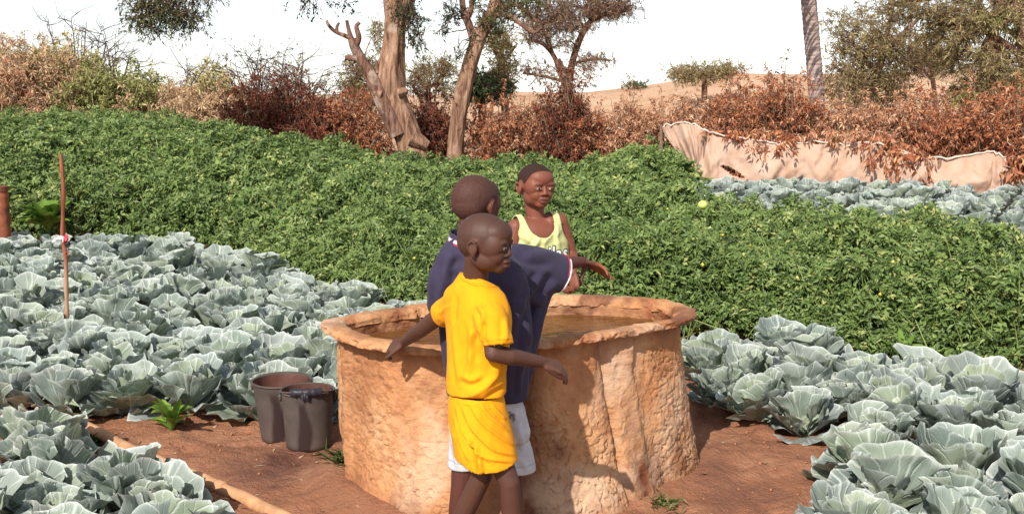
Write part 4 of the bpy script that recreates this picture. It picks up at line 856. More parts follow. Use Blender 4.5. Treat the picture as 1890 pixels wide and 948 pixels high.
def slim_tree():
    y = 20.9; b = P(842, 290, y); b[2] = ground_z([b[0]], [b[1]])[0]; t = empty('tree', tuple(b)); tag(t, 'slimmer tree with leaning dark trunk right of the big tree', 'tree'); r = np.random.default_rng(91)
    g = Geo(); c = bark_tube(g, [(838, 350), (841, 290), (843, 245), (848, 205), (856, 165), (866, 125), (876, 92), (890, 58), (905, 30), (916, -5), (930, -50)], [19, 16, 14.5, 14.5, 14, 13, 12.5, 12, 10, 9, 7], y, b, 40, 120, .13, 92)
    g.build('trunk', M_bark, t); g = Geo(); an = [c[-30:]]
    for pts, ra_, dy in (([(878, 88), (870, 60), (862, 38), (856, 25), (852, -20), (858, -70)], [8, 7, 7, 6, 5, 4], None), ([(862, 34), (870, 12), (868, -20)], [6, 4.5, 3.5], None), ([(905, 30), (935, 28), (958, 42), (985, 60), (1000, 50)], [5, 4, 4, 3.5, 2.5], [0, -.2, -.3, -.3, -.3]), ([(930, -50), (970, -100), (1020, -130)], [7, 5, 3], None), ([(858, -70), (850, -120), (820, -160)], [5, 4, 3], None), ([(916, 0), (930, 14), (955, 10), (990, 40)], [6, 5, 4, 3], None)):
        an.append(bark_tube(g, pts, ra_, y, b, 12, 30, .12, 95, dy))
    an = np.concatenate(an); gl = Geo()
    spray(g, gl, [(835, 25, 26, 16, 24), (820, 55, 14, 12, 8), (848, 98, 14, 12, 6), (868, 75, 8, 10, 5)], an, y - .3, b, .08, .022, r, (.15, .14), dyy=.4, hang=.7)
    spray(g, gl, [(905, 45, 26, 18, 40), (930, 20, 30, 20, 46), (960, 5, 40, 16, 40), (890, 15, 30, 16, 20)], an, y, b, .08, .025, r, (.62, .24), dyy=.5, hang=.3)
    spray(g, gl, [(1000, -110, 90, 40, 80), (900, -130, 100, 50, 90), (820, -160, 70, 40, 60)], an, y, b, .10, .03, r, (.5, .25), dyy=1.4)
    g.build('branches', M_bark2, t); gl.build('crown', M_dry['crown'], t, smooth=False)
big_tree(); slim_tree()

def back_tree(label, y, trunk, rad, limbs, clusters, kind, seed, L=.09, W=.025, bark=None, dens=1.0, dyy=1.0, hang=0, tint=(.5, .22), nl=14, spread=.45, tl=(.3, .7), group='trees behind the hedge', outb=(0, 0, 0), extra=None):
    b = P(trunk[0][0], trunk[0][1], y); b[2] = ground_z([b[0]], [b[1]])[0]; t = empty('tree', tuple(b)); tag(t, label, 'tree', group); r = np.random.default_rng(seed)
    g = Geo(); lo = [(trunk[0][0], proj(np.array([b - [0, 0, .1]]))[0, 1])] + list(trunk); c = bark_tube(g, lo, [rad[0]] + list(rad), y, b, 18, 50, .1, seed); g.build('trunk', bark or M_bark2, t)
    g = Geo(); an = [c[15:]]
    for pts, ra_ in limbs: an.append(bark_tube(g, pts, ra_, y, b, 8, 26, .1, seed + 1))
    an = np.concatenate(an); gl = Geo(); spray(g, gl, clusters, an, y, b, L, W, r, tint, dens, dyy, hang, .007, tl, nl, spread, .15, outb)
    g.build('branches', bark or M_bark2, t); gl.build('crown', M_dry[kind], t, smooth=False)
    if extra:
        gl = Geo(); spray(None, gl, extra[0], None, y, b, L, W, r, tint, dens, dyy, hang, .007, tl, nl, spread, .15, outb); gl.build('crown', M_dry[extra[1]], t, smooth=False)
back_tree('flat-topped brown feathery acacia right of the slim tree', 27, [(1048, 215), (1048, 170), (1040, 140), (1028, 110)], [11, 9, 8, 6],
          [([(1050, 150), (1058, 110), (1072, 70), (1090, 40), (1110, 22)], [7, 6, 5.5, 5, 3]), ([(1090, 40), (1130, 25), (1165, 20)], [4, 3, 2]), ([(1040, 140), (1020, 100), (1000, 80), (970, 72)], [5, 4, 3.4, 2]), ([(1020, 100), (1005, 60), (985, 35)], [4, 3, 2]), ([(1050, 120), (1090, 110), (1125, 112)], [3, 2.4, 1.6]), ([(1040, 150), (1000, 140), (965, 135)], [3, 2.5, 2])],
          [(1080, 18, 95, 20, 170), (1130, 14, 55, 18, 90), (1010, 30, 60, 26, 110), (1045, 48, 60, 16, 80), (985, 62, 34, 18, 50), (1095, 112, 48, 12, 36), (985, 130, 46, 16, 40), (1040, 80, 40, 18, 30), (1060, 135, 40, 14, 26), (1090, -30, 110, 26, 120), (1010, -20, 80, 25, 80)], 'brown', 601, .085, .02, dens=1.5, nl=13, spread=.4)
back_tree('thin pale olive tree between the slim tree and the acacia', 25, [(933, 215), (930, 180), (928, 140), (925, 90)], [7, 6.5, 6, 4], [([(928, 130), (915, 100), (905, 80)], [3, 2, 1.5]), ([(927, 120), (945, 95), (955, 80)], [3, 2, 1.5])], [(925, 110, 24, 50, 120), (920, 75, 30, 20, 60), (940, 150, 16, 20, 24)], 'pale', 602, .09, .028, M_bark, tint=(.35, .2))
back_tree('pale olive tree left of the big tree trunk', 26, [(668, 215), (666, 170), (662, 120)], [6, 5, 4], [([(664, 140), (650, 120), (640, 105)], [3, 2, 1.5])], [(655, 140, 22, 45, 110), (690, 150, 22, 50, 100), (700, 70, 12, 36, 40), (648, 165, 24, 20, 50)], 'olive', 603, .085, .026, dyy=.8)
back_tree('dark green round bush tree between the two trunks and the acacia', 24.5, [(890, 215), (890, 195), (890, 175)], [7, 6, 4], [], [(890, 155, 34, 22, 170), (915, 168, 24, 16, 60), (868, 168, 20, 16, 60)], 'dark', 604, .10, .035, nl=18)
back_tree('grey-green feathery tree visible between the two trunks', 28, [(790, 215), (790, 180), (792, 150)], [6, 5, 4], [([(791, 170), (770, 140), (755, 130)], [3, 2, 1.5]), ([(791, 165), (815, 140), (830, 125)], [3, 2, 1.5])], [(795, 135, 44, 24, 150), (770, 160, 30, 20, 70), (825, 120, 22, 20, 50), (820, 165, 24, 18, 50)], 'olive', 605, .08, .022, tint=(.38, .2))
back_tree('small rounded bush tree on the dune crest, centre right', 36, [(1300, 165), (1300, 150), (1298, 140)], [5, 4, 3], [], [(1300, 135, 62, 16, 220), (1345, 128, 30, 12, 70), (1255, 138, 28, 12, 60)], 'olive', 606, .11, .03, tint=(.42, .2), dyy=1.5)
back_tree('tiny bush on the far dune left of the crest bush', 44, [(1172, 164), (1172, 160), (1172, 157)], [2, 2, 1.5], [], [(1172, 157, 22, 4, 40)], 'dark', 607, .12, .04, tint=(.6, .2))
back_tree('large olive acacia with spreading crown right of the palm trunk', 25, [(1610, 235), (1612, 190), (1620, 140), (1630, 100)], [9, 8, 7, 6],
          [([(1620, 140), (1590, 100), (1565, 70)], [5, 4, 2.5]), ([(1630, 100), (1670, 60), (1700, 30)], [5, 4, 3]), ([(1615, 160), (1570, 140), (1535, 120)], [4, 3, 2]), ([(1630, 100), (1640, 50), (1650, 0)], [5, 4, 3])],
          [(1580, 85, 52, 40, 240), (1560, 150, 46, 46, 230), (1620, 150, 50, 50, 230), (1640, 90, 50, 40, 200), (1600, 40, 44, 20, 90), (1545, 45, 28, 22, 50), (1600, 195, 60, 24, 120), (1690, 95, 40, 40, 120), (1660, 190, 26, 30, 60)], 'olive', 608, .12, .024, dens=.62, dyy=1.2, outb=(.5, 0, -.2), tint=(.55, .22), nl=13, extra=([(1690, 95, 50, 40, 110), (1640, 70, 50, 30, 90), (1660, 140, 40, 30, 80), (1580, 120, 40, 50, 60)], 'brown'))
back_tree('green feathery acacia reaching down from the top right corner', 22, [(1900, 300), (1898, 200), (1890, 110), (1880, 20)], [13, 12, 10, 8],
          [([(1890, 110), (1840, 70), (1780, 50), (1720, 45)], [7, 5, 4, 2.5]), ([(1895, 160), (1850, 160), (1800, 170)], [5, 4, 2]), ([(1880, 20), (1800, -10), (1700, 0), (1640, 8)], [7, 5, 3.5, 2]), ([(1885, 40), (1850, -40), (1800, -90)], [7, 5, 3])],
          [(1700, 22, 60, 22, 130), (1770, 30, 60, 34, 190), (1850, 30, 50, 36, 160), (1640, 12, 50, 14, 50), (1790, 110, 50, 30, 170), (1850, 160, 44, 36, 200), (1800, 170, 46, 22, 150), (1870, 110, 30, 40, 110), (1750, 75, 50, 24, 100), (1800, -50, 100, 30, 120), (1700, -30, 80, 24, 60)], 'olive', 609, .12, .024, dens=.68, dyy=1.0, outb=(-.6, 0, -.25), tint=(.5, .25), nl=16, extra=([(1800, 40, 60, 24, 60), (1860, 170, 40, 26, 70), (1800, 180, 40, 16, 50)], 'green'))
back_tree('small brown-leaved tree on the sand below the acacias', 29, [(1728, 205), (1726, 180), (1722, 150), (1720, 130)], [5, 4, 4, 3], [([(1722, 150), (1705, 130), (1695, 115)], [2.4, 2, 1.4]), ([(1722, 145), (1742, 120), (1750, 108)], [2.4, 2, 1.4])], [(1722, 108, 40, 24, 170), (1700, 125, 24, 18, 60), (1745, 122, 22, 18, 60)], 'brown', 610, .085, .022, tint=(.45, .22))

# ---- palms
def palm(px0, py0, pxt, ptop, y, r0, label, seed, nfr=16, zc=None, skirt=0, flen=2.4):
    r = np.random.default_rng(seed); b = P(px0, py0, y); x0 = b[0]; b[2] = ground_z([b[0]], [b[1]])[0]; t = empty('palm_tree', tuple(b)); tag(t, label, 'palm')
    tp = P(pxt, ptop, y); n = 240; c = catmull(np.array([b - [0, 0, .15], b * .66 + tp * .34 + [.03, 0, 0], b * .33 + tp * .67 + [.02, 0, 0], tp]), n); S = np.cumsum(np.r_[0, np.linalg.norm(np.diff(c, axis=0), axis=1)])
    sides = 36; an = np.arange(sides) / sides * 2 * math.pi; ring = ((S / .085) % 1)
    rad = (r0 * (1 + .35 * np.exp(-S / .35)))[:, None] * (1 + (.075 * (1 - ring) - .03)[:, None]) * (1 + .03 * fbm(np.stack([np.tile(np.cos(an) * 3, (n, 1)), np.tile(np.sin(an) * 3, (n, 1)), np.tile(S[:, None] * 9, (1, sides))], -1).reshape(-1, 3), seed, 3).reshape(n, sides))
    V = c[:, None] - b + rad[..., None] * np.stack([np.cos(an), np.sin(an), 0 * an], -1)[None]; i = np.arange(n * sides).reshape(n, sides); F = np.stack([i[:-1], np.roll(i[:-1], -1, 1), np.roll(i[1:], -1, 1), i[1:]], -1).reshape(-1, 4)
    obj('trunk', mesh_of('trunk', V.reshape(-1, 3), F), M_palm, t)
    top = c[-1] - b
    for k in range(nfr + skirt):
        dry = k >= nfr; a = r.uniform(0, 6.3) if dry else k * 2.4; el = r.uniform(-1.4, -1.0) if dry else r.uniform(-.25, 1.0); L = flen * r.uniform(.8, 1.1) * (.4 if dry else 1); g = Geo(); m = 22; s = np.linspace(0, 1, m)
        d = np.array([math.cos(a) * math.cos(el), math.sin(a) * math.cos(el), math.sin(el)]); rc_ = top + d * (L * s)[:, None] - np.array([0, 0, 1]) * (L * (.1 if dry else .45) * s ** 2)[:, None]
        tubes(g, rc_, np.linspace(.03, .006, m), 5); sd_ = unit(np.cross(d, [0, 0, 1])); q = rc_[3:]; mm = len(q)
        for sg in (-1, 1):
            for rep in range(2): leaves(g, q + rep * .5 * (rc_[1] - rc_[0]), d * .6 + sd_ * sg * .8 + r.normal(0, .1, (mm, 3)) - [0, 0, .35 + (.6 if dry else 0)], np.tile([0, 0, 1.], (mm, 1)), L * .24 * np.sin(np.pi * np.clip(s[3:], .1, .95)) + .1, .035, r.random(mm), .1, .2)
        g.build('dry_frond' if dry else 'frond', M_dry['tan'] if dry else M_dry['green'], t, smooth=False)
    return t
_m = Mat('palm_bark', .85, .2); _n1 = _m.noise(6, 5, .65, stretch=(1, 1, 5)); _m.color(_m.ramp(_n1, [(.3, (.17, .115, .10)), (.5, (.33, .25, .225)), (.72, (.48, .39, .36))])); _m.bump(_n1, .5, .02); M_palm = _m.m
palm(1520, 240, 1478, -160, 18.9, .132, 'slender grey ringed palm trunk rising out of frame behind the cloth fence', 701, 16)
palm(1832, 250, 1832, 48, 24, .13, 'palm with hanging dry brown fronds among the acacia at top right', 702, 9, skirt=30, flen=1.8)

# ------------------------------------------------------------------ people
class Vol:                              # overlapping closed shapes that are fused into one continuous surface
    def __init__(s): s.g = Geo()
    def ell(s, c, r, M=None, n=20, m=12):
        u = np.linspace(0, 2 * math.pi, n, endpoint=False); v = np.linspace(0.04, math.pi - 0.04, m)
        V = np.stack([np.outer(np.sin(v), np.cos(u)), np.outer(np.sin(v), np.sin(u)), np.outer(np.cos(v), np.ones(n))], -1).reshape(-1, 3) * np.asarray(r)
        if M is not None: V = V @ np.asarray(M).T
        s._tube(V.reshape(m, n, 3) + np.asarray(c))
    def _tube(s, Vr):
        m, n = Vr.shape[:2]; i = np.arange(m * n).reshape(m, n)
        q = np.stack([i[:-1], i[1:], np.roll(i[1:], -1, 1), np.roll(i[:-1], -1, 1)], -1).reshape(-1, 4)
        c0, c1 = Vr[0].mean(0), Vr[-1].mean(0); V = np.concatenate([Vr.reshape(-1, 3), [c0, c1]]); k = np.arange(n)
        t = np.concatenate([np.stack([k, (k + 1) % n, np.full(n, m * n)], 1), np.stack([i[-1], np.full(n, m * n + 1), np.roll(i[-1], -1)], 1)])
        s.g.add(V, q); s.g.n -= len(V); s.g.F3.append(t + s.g.n); s.g.n += len(V)
    def cap(s, p0, p1, r0, r1, n=14):
        p0, p1 = np.asarray(p0, float), np.asarray(p1, float); d = unit(p1 - p0); ref = np.array([0, 0, 1.]) if abs(d[2]) < .9 else np.array([1., 0, 0]); u = unit(np.cross(d, ref)); v = np.cross(d, u); an = np.arange(n) / n * 2 * math.pi
        rows = []
        for t in np.linspace(-.48, 0, 5) * math.pi: rows.append((p0 + d * r0 * math.sin(t), r0 * math.cos(t)))
        for t in np.linspace(0, .48, 5) * math.pi: rows.append((p1 + d * r1 * math.sin(t), r1 * math.cos(t)))
        s._tube(np.array([c + r * (np.cos(an)[:, None] * u + np.sin(an)[:, None] * v) for c, r in rows]))
    def chain(s, pts, rad):
        for a, b, r0, r1 in zip(pts[:-1], pts[1:], rad[:-1], rad[1:]): s.cap(a, b, r0, r1)
    def loft(s, rings, f, n=40, m=None, power=2.3):           # rings: centre, half width across, half depth along f
        f = unit(np.array([f[0], f[1], 0.])); r = np.array([f[1], -f[0], 0]); C = np.array([q[0] for q in rings]); A = np.array([[q[1], q[2]] for q in rings]); m = m or len(rings) * 6
        C = catmull(C, m); A = catmull(A, m); an = np.arange(n) / n * 2 * math.pi; cs, sn = np.cos(an), np.sin(an)
        cs = np.sign(cs) * np.abs(cs) ** (2 / power); sn = np.sign(sn) * np.abs(sn) ** (2 / power)
        s._tube(np.array([c + a[0] * cs[:, None] * r + a[1] * sn[:, None] * f for c, a in zip(C, A)]))
    def rings3(s, rings, n=36):                              # rings: centre, axis u, axis v
        s._tube(np.array([c + np.cos(t)[:, None] * u + np.sin(t)[:, None] * v for c, u, v in rings for t in [np.arange(n) / n * 2 * math.pi]]))
    def fuse(s, voxel, smooth=6, fac=.5):
        V, F = s.g.arrays(); me = mesh_of('tmp', V, F); o = bpy.data.objects.new('tmp', me); COL.objects.link(o)
        md = o.modifiers.new('r', 'REMESH'); md.mode = 'VOXEL'; md.voxel_size = voxel; md.adaptivity = 0
        if smooth: ms = o.modifiers.new('s', 'SMOOTH'); ms.factor = fac; ms.iterations = smooth
        bpy.context.view_layer.update(); dg = bpy.context.evaluated_depsgraph_get(); e = o.evaluated_get(dg).to_mesh()
        V = np.empty(len(e.vertices) * 3, np.float32); e.vertices.foreach_get('co', V); V = V.reshape(-1, 3).astype(float)
        e.calc_loop_triangles(); F = np.empty(len(e.loop_triangles) * 3, np.int32); e.loop_triangles.foreach_get('vertices', F); F = F.reshape(-1, 3)
        o.evaluated_get(dg).to_mesh_clear(); bpy.data.objects.remove(o); bpy.data.meshes.remove(me); return V, F
def vnormals(V, F):
    fn = np.cross(V[F[:, 1]] - V[F[:, 0]], V[F[:, 2]] - V[F[:, 0]]); N = np.zeros_like(V)
    for k in range(3): np.add.at(N, F[:, k], fn)
    return unit(N)
def compact(V, F, keep):
    fk = keep[F].all(1); F = F[fk]; used = np.zeros(len(V), bool); used[F.ravel()] = True; idx = np.cumsum(used) - 1
    return V[used], idx[F], used
def smooth_border(V, F, it=30):
    e = np.sort(np.concatenate([F[:, [0, 1]], F[:, [1, 2]], F[:, [2, 0]]]), 1); k = e[:, 0].astype(np.int64) * len(V) + e[:, 1]
    u, c = np.unique(k, return_counts=True); b = u[c == 1]; a0 = (b // len(V)).astype(int); a1 = (b % len(V)).astype(int)
    for _ in range(it):
        S = np.zeros_like(V); n = np.zeros(len(V)); np.add.at(S, a0, V[a1]); np.add.at(S, a1, V[a0]); np.add.at(n, a0, 1); np.add.at(n, a1, 1)
        m = n > 0; V = V.copy(); V[m] = .4 * V[m] + .6 * S[m] / n[m][:, None]
    return V
def strokes(V, N, lst, front=True):          # cloth folds: ridges and grooves along lines
    p = proj(V); D = np.zeros(len(V)); fc = np.clip(-N[:, 1] * 2 + .3, 0, 1) if front else 1
    for pts, wd, amp in lst:
        pts = catmull(np.array(pts, float), max(8, len(pts) * 5)) if len(pts) > 2 else np.array(pts, float); best = np.full(len(V), 1e9); tt = np.zeros(len(V)); sg = np.zeros(len(V))
        for i, (a, b) in enumerate(zip(pts[:-1], pts[1:])):
            ab = b - a; t = np.clip(((p - a) @ ab) / (ab @ ab + 1e-9), 0, 1); w = p - a - t[:, None] * ab; d = np.hypot(w[:, 0], w[:, 1]); k = d < best
            best[k] = d[k]; tt[k] = (i + t[k]) / (len(pts) - 1); sg[k] = np.sign(ab[0] * w[k, 1] - ab[1] * w[k, 0])
        x = best / wd; env = np.clip(tt * 4, 0, 1) * np.clip((1 - tt) * 4, 0, 1) if True else 1
        D += amp * env * (np.exp(-x ** 2) - .55 * np.exp(-((best * sg - wd * 1.7) / (wd * .9)) ** 2)) * fc
    return D
def cloth(name, vol, mat, parent, off, cuts=(), folds=(), voxel=.005, noise_=(.004, 9), col=None, thick=.004, smooth=8, seed=0, fine=.0):
    V, F = vol.fuse(voxel, smooth); N = vnormals(V, F)
    keep = np.ones(len(V), bool)
    for c in cuts: keep &= ~c(V)
    w_ = fbm(V * noise_[1], seed, 3) * noise_[0] + noise_[0] * .8 * (1 - np.abs(vn(V * np.array([noise_[1] * 1.5, noise_[1] * 1.5, noise_[1] * .8]) + 1.3 * fbm(V * 5, seed + 3, 2)[:, None], seed + 9)) * 2)
    V = V + N * (w_ + 1.45 * strokes(V, N, folds))[:, None]
    V, F, used = compact(V, F, keep); lab = np.arange(len(V))
    for _ in range(400):                         # keep the largest piece only
        old = lab.copy(); m_ = lab[F].min(1)
        for k in range(3): np.minimum.at(lab, F[:, k], m_)
        lab = lab[lab]
        if (old == lab).all(): break
    V, F, used = compact(V, F, lab == np.bincount(lab).argmax()); V = smooth_border(V, F)
    attrs = {'col': col(V) if col else np.ones((len(V), 3))}
    o = obj(name, mesh_of(name, V - off, F, True, attrs), mat, parent); md = o.modifiers.new('s', 'SOLIDIFY'); md.thickness = thick; md.offset = -1
    return o, V, F
def frame(f, pitch=0., roll=0.):
    f = unit(np.array([f[0], f[1], 0.])); l = np.array([-f[1], f[0], 0]); z = np.array([0, 0, 1.])
    f2 = f * math.cos(pitch) - z * math.sin(pitch); z2 = z * math.cos(pitch) + f * math.sin(pitch)
    l2 = l * math.cos(roll) + z2 * math.sin(roll); z3 = z2 * math.cos(roll) - l * math.sin(roll)
    return np.stack([f2, l2, z3], 1)         # columns: forward, left, up
def head(vol, c, M, s, open_mouth=0.0):
    def yz(p): p = np.array(p, float); p[2] = p[2] * .9 if p[2] < 0 else p[2]; return p
    def e(p, r, T=None): vol.ell(c + M @ (yz(p) * s), np.array(r) * s, M if T is None else M @ T, 22, 14)
    def k(p, q, r0, r1): vol.cap(c + M @ (yz(p) * s), c + M @ (yz(q) * s), r0 * s, r1 * s, 12)
    e((-.014, 0, .028), (.090, .074, .075)); e((.031, 0, .044), (.052, .061, .046)); e((-.045, 0, .008), (.056, .064, .058))
    e((.024, 0, -.034), (.052, .056, .054)); e((.050, 0, -.072), (.024, .029, .021)); e((.056, 0, -.080), (.013, .016, .011)); e((.062, 0, -.050), (.019, .028, .020))
    for y in (-1, 1):
        e((.033, .026 * y, -.028), (.041, .031, .036)); e((.008, .034 * y, -.043), (.048, .026, .036))
        e((.0690, .028 * y, .020), (.011, .022, .0075)); e((.0530, .030 * y, .003), (.0225, .026, .022)); e((.0668, .031 * y, .003), (.0105, .0165, .0100)); e((.026, .042 * y, .010), (.046, .026, .044))
        e((.0765, .0130 * y, -.0245), (.0092, .0085, .0072))
        # ear: bowl, rim and lobe
        T = np.array([[math.cos(.35 * y), -math.sin(.35 * y), 0], [math.sin(.35 * y), math.cos(.35 * y), 0], [0, 0, 1]])
        ex, ey, ez = -.014, .071 * y, -.008
        e((ex - .002, ey + .003 * y, ez + .001), (.0165, .008, .026), T)
        pts = [(ex + .010, ey + .004 * y, ez + .010), (ex + .006, ey + .010 * y, ez + .024), (ex - .007, ey + .014 * y, ez + .028), (ex - .017, ey + .015 * y, ez + .018), (ex - .017, ey + .013 * y, ez + .003), (ex - .010, ey + .009 * y, ez - .012), (ex - .001, ey + .006 * y, ez - .023)]
        for a, b in zip(pts[:-1], pts[1:]): k(a, b, .0042, .0042)
        e((ex, ey + .004 * y, ez - .023), (.008, .005, .008)); e((ex + .010, ey + .003 * y, ez - .002), (.005, .005, .008))
    k((.0715, 0, .004), (.0805, 0, -.017), .0085, .0100); e((.0820, 0, -.0205), (.0090, .0122, .0085))
    e((.0785, 0, -.0470), (.0092, .0230, .0064)); e((.0765, 0, -.0610 - open_mouth), (.0100, .0205, .0074))
def hand(vol, w, d, n, s, curls, ts, spread=.10, thumb=(.75, .65, -.35), thumb_curl=.3):
    """w wrist, d where the palm points, n back of the hand, ts the side the thumb is on"""
    d = unit(d); n = unit(n - d * (n @ d)); sd_ = np.cross(d, n) * ts; w = np.asarray(w, float)
    off = (.026, .009, -.009, -.025); ln = (.060, .068, .063, .050); kn = (.072, .077, .073, .066)
    vol.ell(w + d * .040 * s, np.array([.040, .031, .0115]) * s, np.stack([d, sd_, n], 1), 20, 12)
    tips = []
    for i in range(4):
        k0 = w + (d * kn[i] + sd_ * off[i]) * s; vol.cap(w + (d * .012 + sd_ * off[i] * .55) * s, k0, .0105 * s, .0098 * s, 10)
        fd = unit(d + sd_ * off[i] / .026 * spread); p = k0; a = 0; r = .0088 * s
        for j, (fr, cf) in enumerate(((.45, .38), (.31, .36), (.24, .26))):
            a += curls[i] * cf; q = p + (fd * math.cos(a) - n * math.sin(a)) * ln[i] * fr * s * 1.12; r2 = r * (.92 if j < 2 else .82); vol.cap(p, q, r, r2, 10); p = q; r = r2
        tips.append(p)
    t0 = w + (d * .018 + sd_ * .018 - n * .004) * s; td = unit(d * thumb[0] + sd_ * thumb[1] + n * thumb[2]); t1 = t0 + td * .034 * s; t2 = t1 + unit(td + (d - sd_ * .6) * thumb_curl) * .028 * s; t3 = t2 + unit(td + (d - sd_ * .9) * thumb_curl * 1.6) * .022 * s
    vol.cap(t0, t1, .0125 * s, .0105 * s, 10); vol.cap(t1, t2, .0102 * s, .0092 * s, 10); vol.cap(t2, t3, .0092 * s, .0075 * s, 10)
    return tips
def foot(vol, a, f, s=1.0):
    f = unit(np.array([f[0], f[1], 0.])); sd_ = np.array([-f[1], f[0], 0]); g0 = np.array([a[0], a[1], .0])
    vol.cap(np.array(a), g0 + f * -.01 + [0, 0, .035], .028 * s, .030 * s); vol.cap(g0 - f * .03 + [0, 0, .026], g0 + f * .09 + [0, 0, .024], .025, .026); vol.cap(a, g0 + f * .07 + [0, 0, .036], .026, .022)
    for i, o in enumerate((-.026, -.012, .001, .014, .026)): vol.cap(g0 + f * .10 + sd_ * o * .9 + [0, 0, .018], g0 + f * (.15 - abs(o + .012) * .7) + sd_ * o + [0, 0, .013], .013, .010)
def skin_mat(name, rough=.42):
    m = Mat(name, rough, .35); c = m.attr('col').outputs['Color']; n = m.noise(26, 4, .6); n2 = m.noise(120, 3, .6)
    c = m.mix(m.math('MULTIPLY', n, .55), c, m.mix(1.0, c, (.5, .45, .45), 'MULTIPLY')); m.color(c)
    m.bump(m.math('ADD', n2, m.math('MULTIPLY', n, .6)), .18, .002); return m.m
def cloth_mat(name, col, rough=.85, dirt=None, var=.12, weave=900, sheen=.03, nz=5):
    m = Mat(name, rough, .2); n = m.noise(nz, 5, .65)
    c = m.ramp(n, [(.3, tuple(x * (1 - var) for x in col)), (.7, tuple(min(1, x * (1 + var)) for x in col))]); c = m.mix(1.0, c, m.attr('col').outputs['Color'], 'MULTIPLY')
    if dirt: c = m.mix(m.ramp(m.noise(62, 3, .6), [(dirt[1], (0, 0, 0)), (dirt[1] + .05, (.75, .75, .75))]), c, dirt[0])
    m.color(c); m.b.inputs['Sheen Weight'].default_value = sheen; m.b.inputs['Sheen Roughness'].default_value = .5
    m.bump(m.math('ADD', m.noise(320, 2, .5), m.math('MULTIPLY', m.noise(45, 4, .6), .8)), .25, .002); return m.m
M_eye = Mat('eye', .12, .5); M_eye.color(M_eye.attr('col').outputs['Color']); M_eye = M_eye.m
M_hairA = lin_mat('short_black_hair', (.036, .020, .016), .8, .12, 300, .3)
def person_parts(t, off, vol, hc, M, s, skin, mat, gaze=(0, 0), hair=None, tints=(), voxel=.0034, hairline=None, lipcol=None, shine=None):
    V, F = vol.fuse(voxel, 5); L = ((V - hc) @ M) / s      # head-local coordinates
    N = vnormals(V, F)
    col = np.tile(np.array(skin), (len(V), 1)); inh = (np.linalg.norm(L - [0, 0, 0], axis=1) < .15)
    def blend(m, c, k=1.0):
        m = (m * inh * k)[:, None]; return col * (1 - m) + np.array(c) * m
    x, y, z = L.T; z = np.where(z < 0, z / .9, z); front = sst(x, .045, .065)
    lips = front * np.exp(-((y / .021) ** 4 + ((z + .0535) / .0115) ** 4)); col = blend(lips, lipcol or np.array(skin) * [1.05, .85, .9] , .9)
    mouth = front * np.exp(-((y / .019) ** 4 + ((z + .0540) / .0022) ** 2)); col = blend(mouth, (.012, .005, .005), .9)
    brow = front * np.exp(-(((np.abs(y) - .029) / .018) ** 4 + ((z - .0215 + (np.abs(y) - .029) ** 2 * 6) / .0042) ** 2)); col = blend(brow, (.018, .010, .008), .5)
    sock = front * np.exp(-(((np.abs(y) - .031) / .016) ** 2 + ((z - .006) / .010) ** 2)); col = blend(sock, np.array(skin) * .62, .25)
    nos = sst(x, .07, .08) * np.exp(-(((np.abs(y) - .009) / .0045) ** 2 + ((z + .034) / .0035) ** 2)); col = blend(nos, np.array(skin) * .2, .9)
    earin = np.exp(-(((x + .010) / .008) ** 2 + ((z + .004) / .014) ** 2)) * sst(np.abs(y), .066, .072) * (1 - sst(np.abs(y), .076, .080)); col = blend(earin, np.array(skin) * .55, .7)
    if hairline is None: hairline = lambda x, y, z: sst(z - .020 * 0 + .0 - (.062 * sst(x, .0, .07)) + .04 * sst(-x, .0, .06) + .012, -.006, .006)
    hm = hairline(x, y, z) * (np.linalg.norm(L - [-.01, 0, .02], axis=1) < .13) * (~((np.abs(y) > .045) & (((x + .012) / .027) ** 2 + ((z + .006) / .040) ** 2 < 1)))
    if hair is None: col = blend(hm, np.array(skin) * [.72, .76, .82], .65)
    for c, r, k in tints: d = np.linalg.norm(V - c, axis=1); m = (1 - sst(d, r * .6, r))[:, None]; col = col * (1 - m) + np.array(k) * m
    body = obj('body', mesh_of('body', V - off, F, True, {'col': col}), mat, t)
    if hair is not None:
        Vh = V + N * .0016; kk = hm > .5; Vh, Fh, used = compact(Vh, F, kk); Vh = smooth_border(Vh, Fh, 4)
        obj('hair', mesh_of('hair', Vh - off, Fh), hair, t)
    for sg in (-1, 1):                           # eyes sit in the lids
        n, m = 14, 9; u = np.linspace(0, 2 * math.pi, n, endpoint=False); v = np.linspace(0, math.pi * .5, m)
        E = np.stack([np.outer(np.cos(v), np.ones(n)) * .0042, np.outer(np.sin(v), np.cos(u)) * .0128, np.outer(np.sin(v), np.sin(u)) * .0062], -1).reshape(-1, 3)
        ir = np.hypot(E[:, 1] - .0035 * gaze[0], (E[:, 2] - .001 * gaze[1]) * 1.0); ec = np.where((ir < .0056)[:, None], (.012, .007, .005), (.36, .31, .28))
        lid = (E[:, 2] > .0046)[:, None]; ec = np.where(lid, (.012, .008, .007), ec)
        a = .30 * sg; Rz = np.array([[math.cos(a), -math.sin(a), 0], [math.sin(a), math.cos(a), 0], [0, 0, 1]])
        E = E @ Rz.T + np.array([.0742, .0305 * sg, .0022]); i = np.arange(n * m).reshape(m, n); q = np.stack([i[:-1], np.roll(i[:-1], -1, 1), np.roll(i[1:], -1, 1), i[1:]], -1).reshape(-1, 4)
        obj('eye', mesh_of('eye', hc + (M @ (E * s).T).T - off, q, True, {'col': ec}), M_eye, t)
    return V, F
def plane_cut(c, n, rad): 
    c = np.asarray(c); n = unit(np.asarray(n, float)); return lambda V: (((V - c) @ n) > 0) & (np.linalg.norm(V - c, axis=1) < rad)

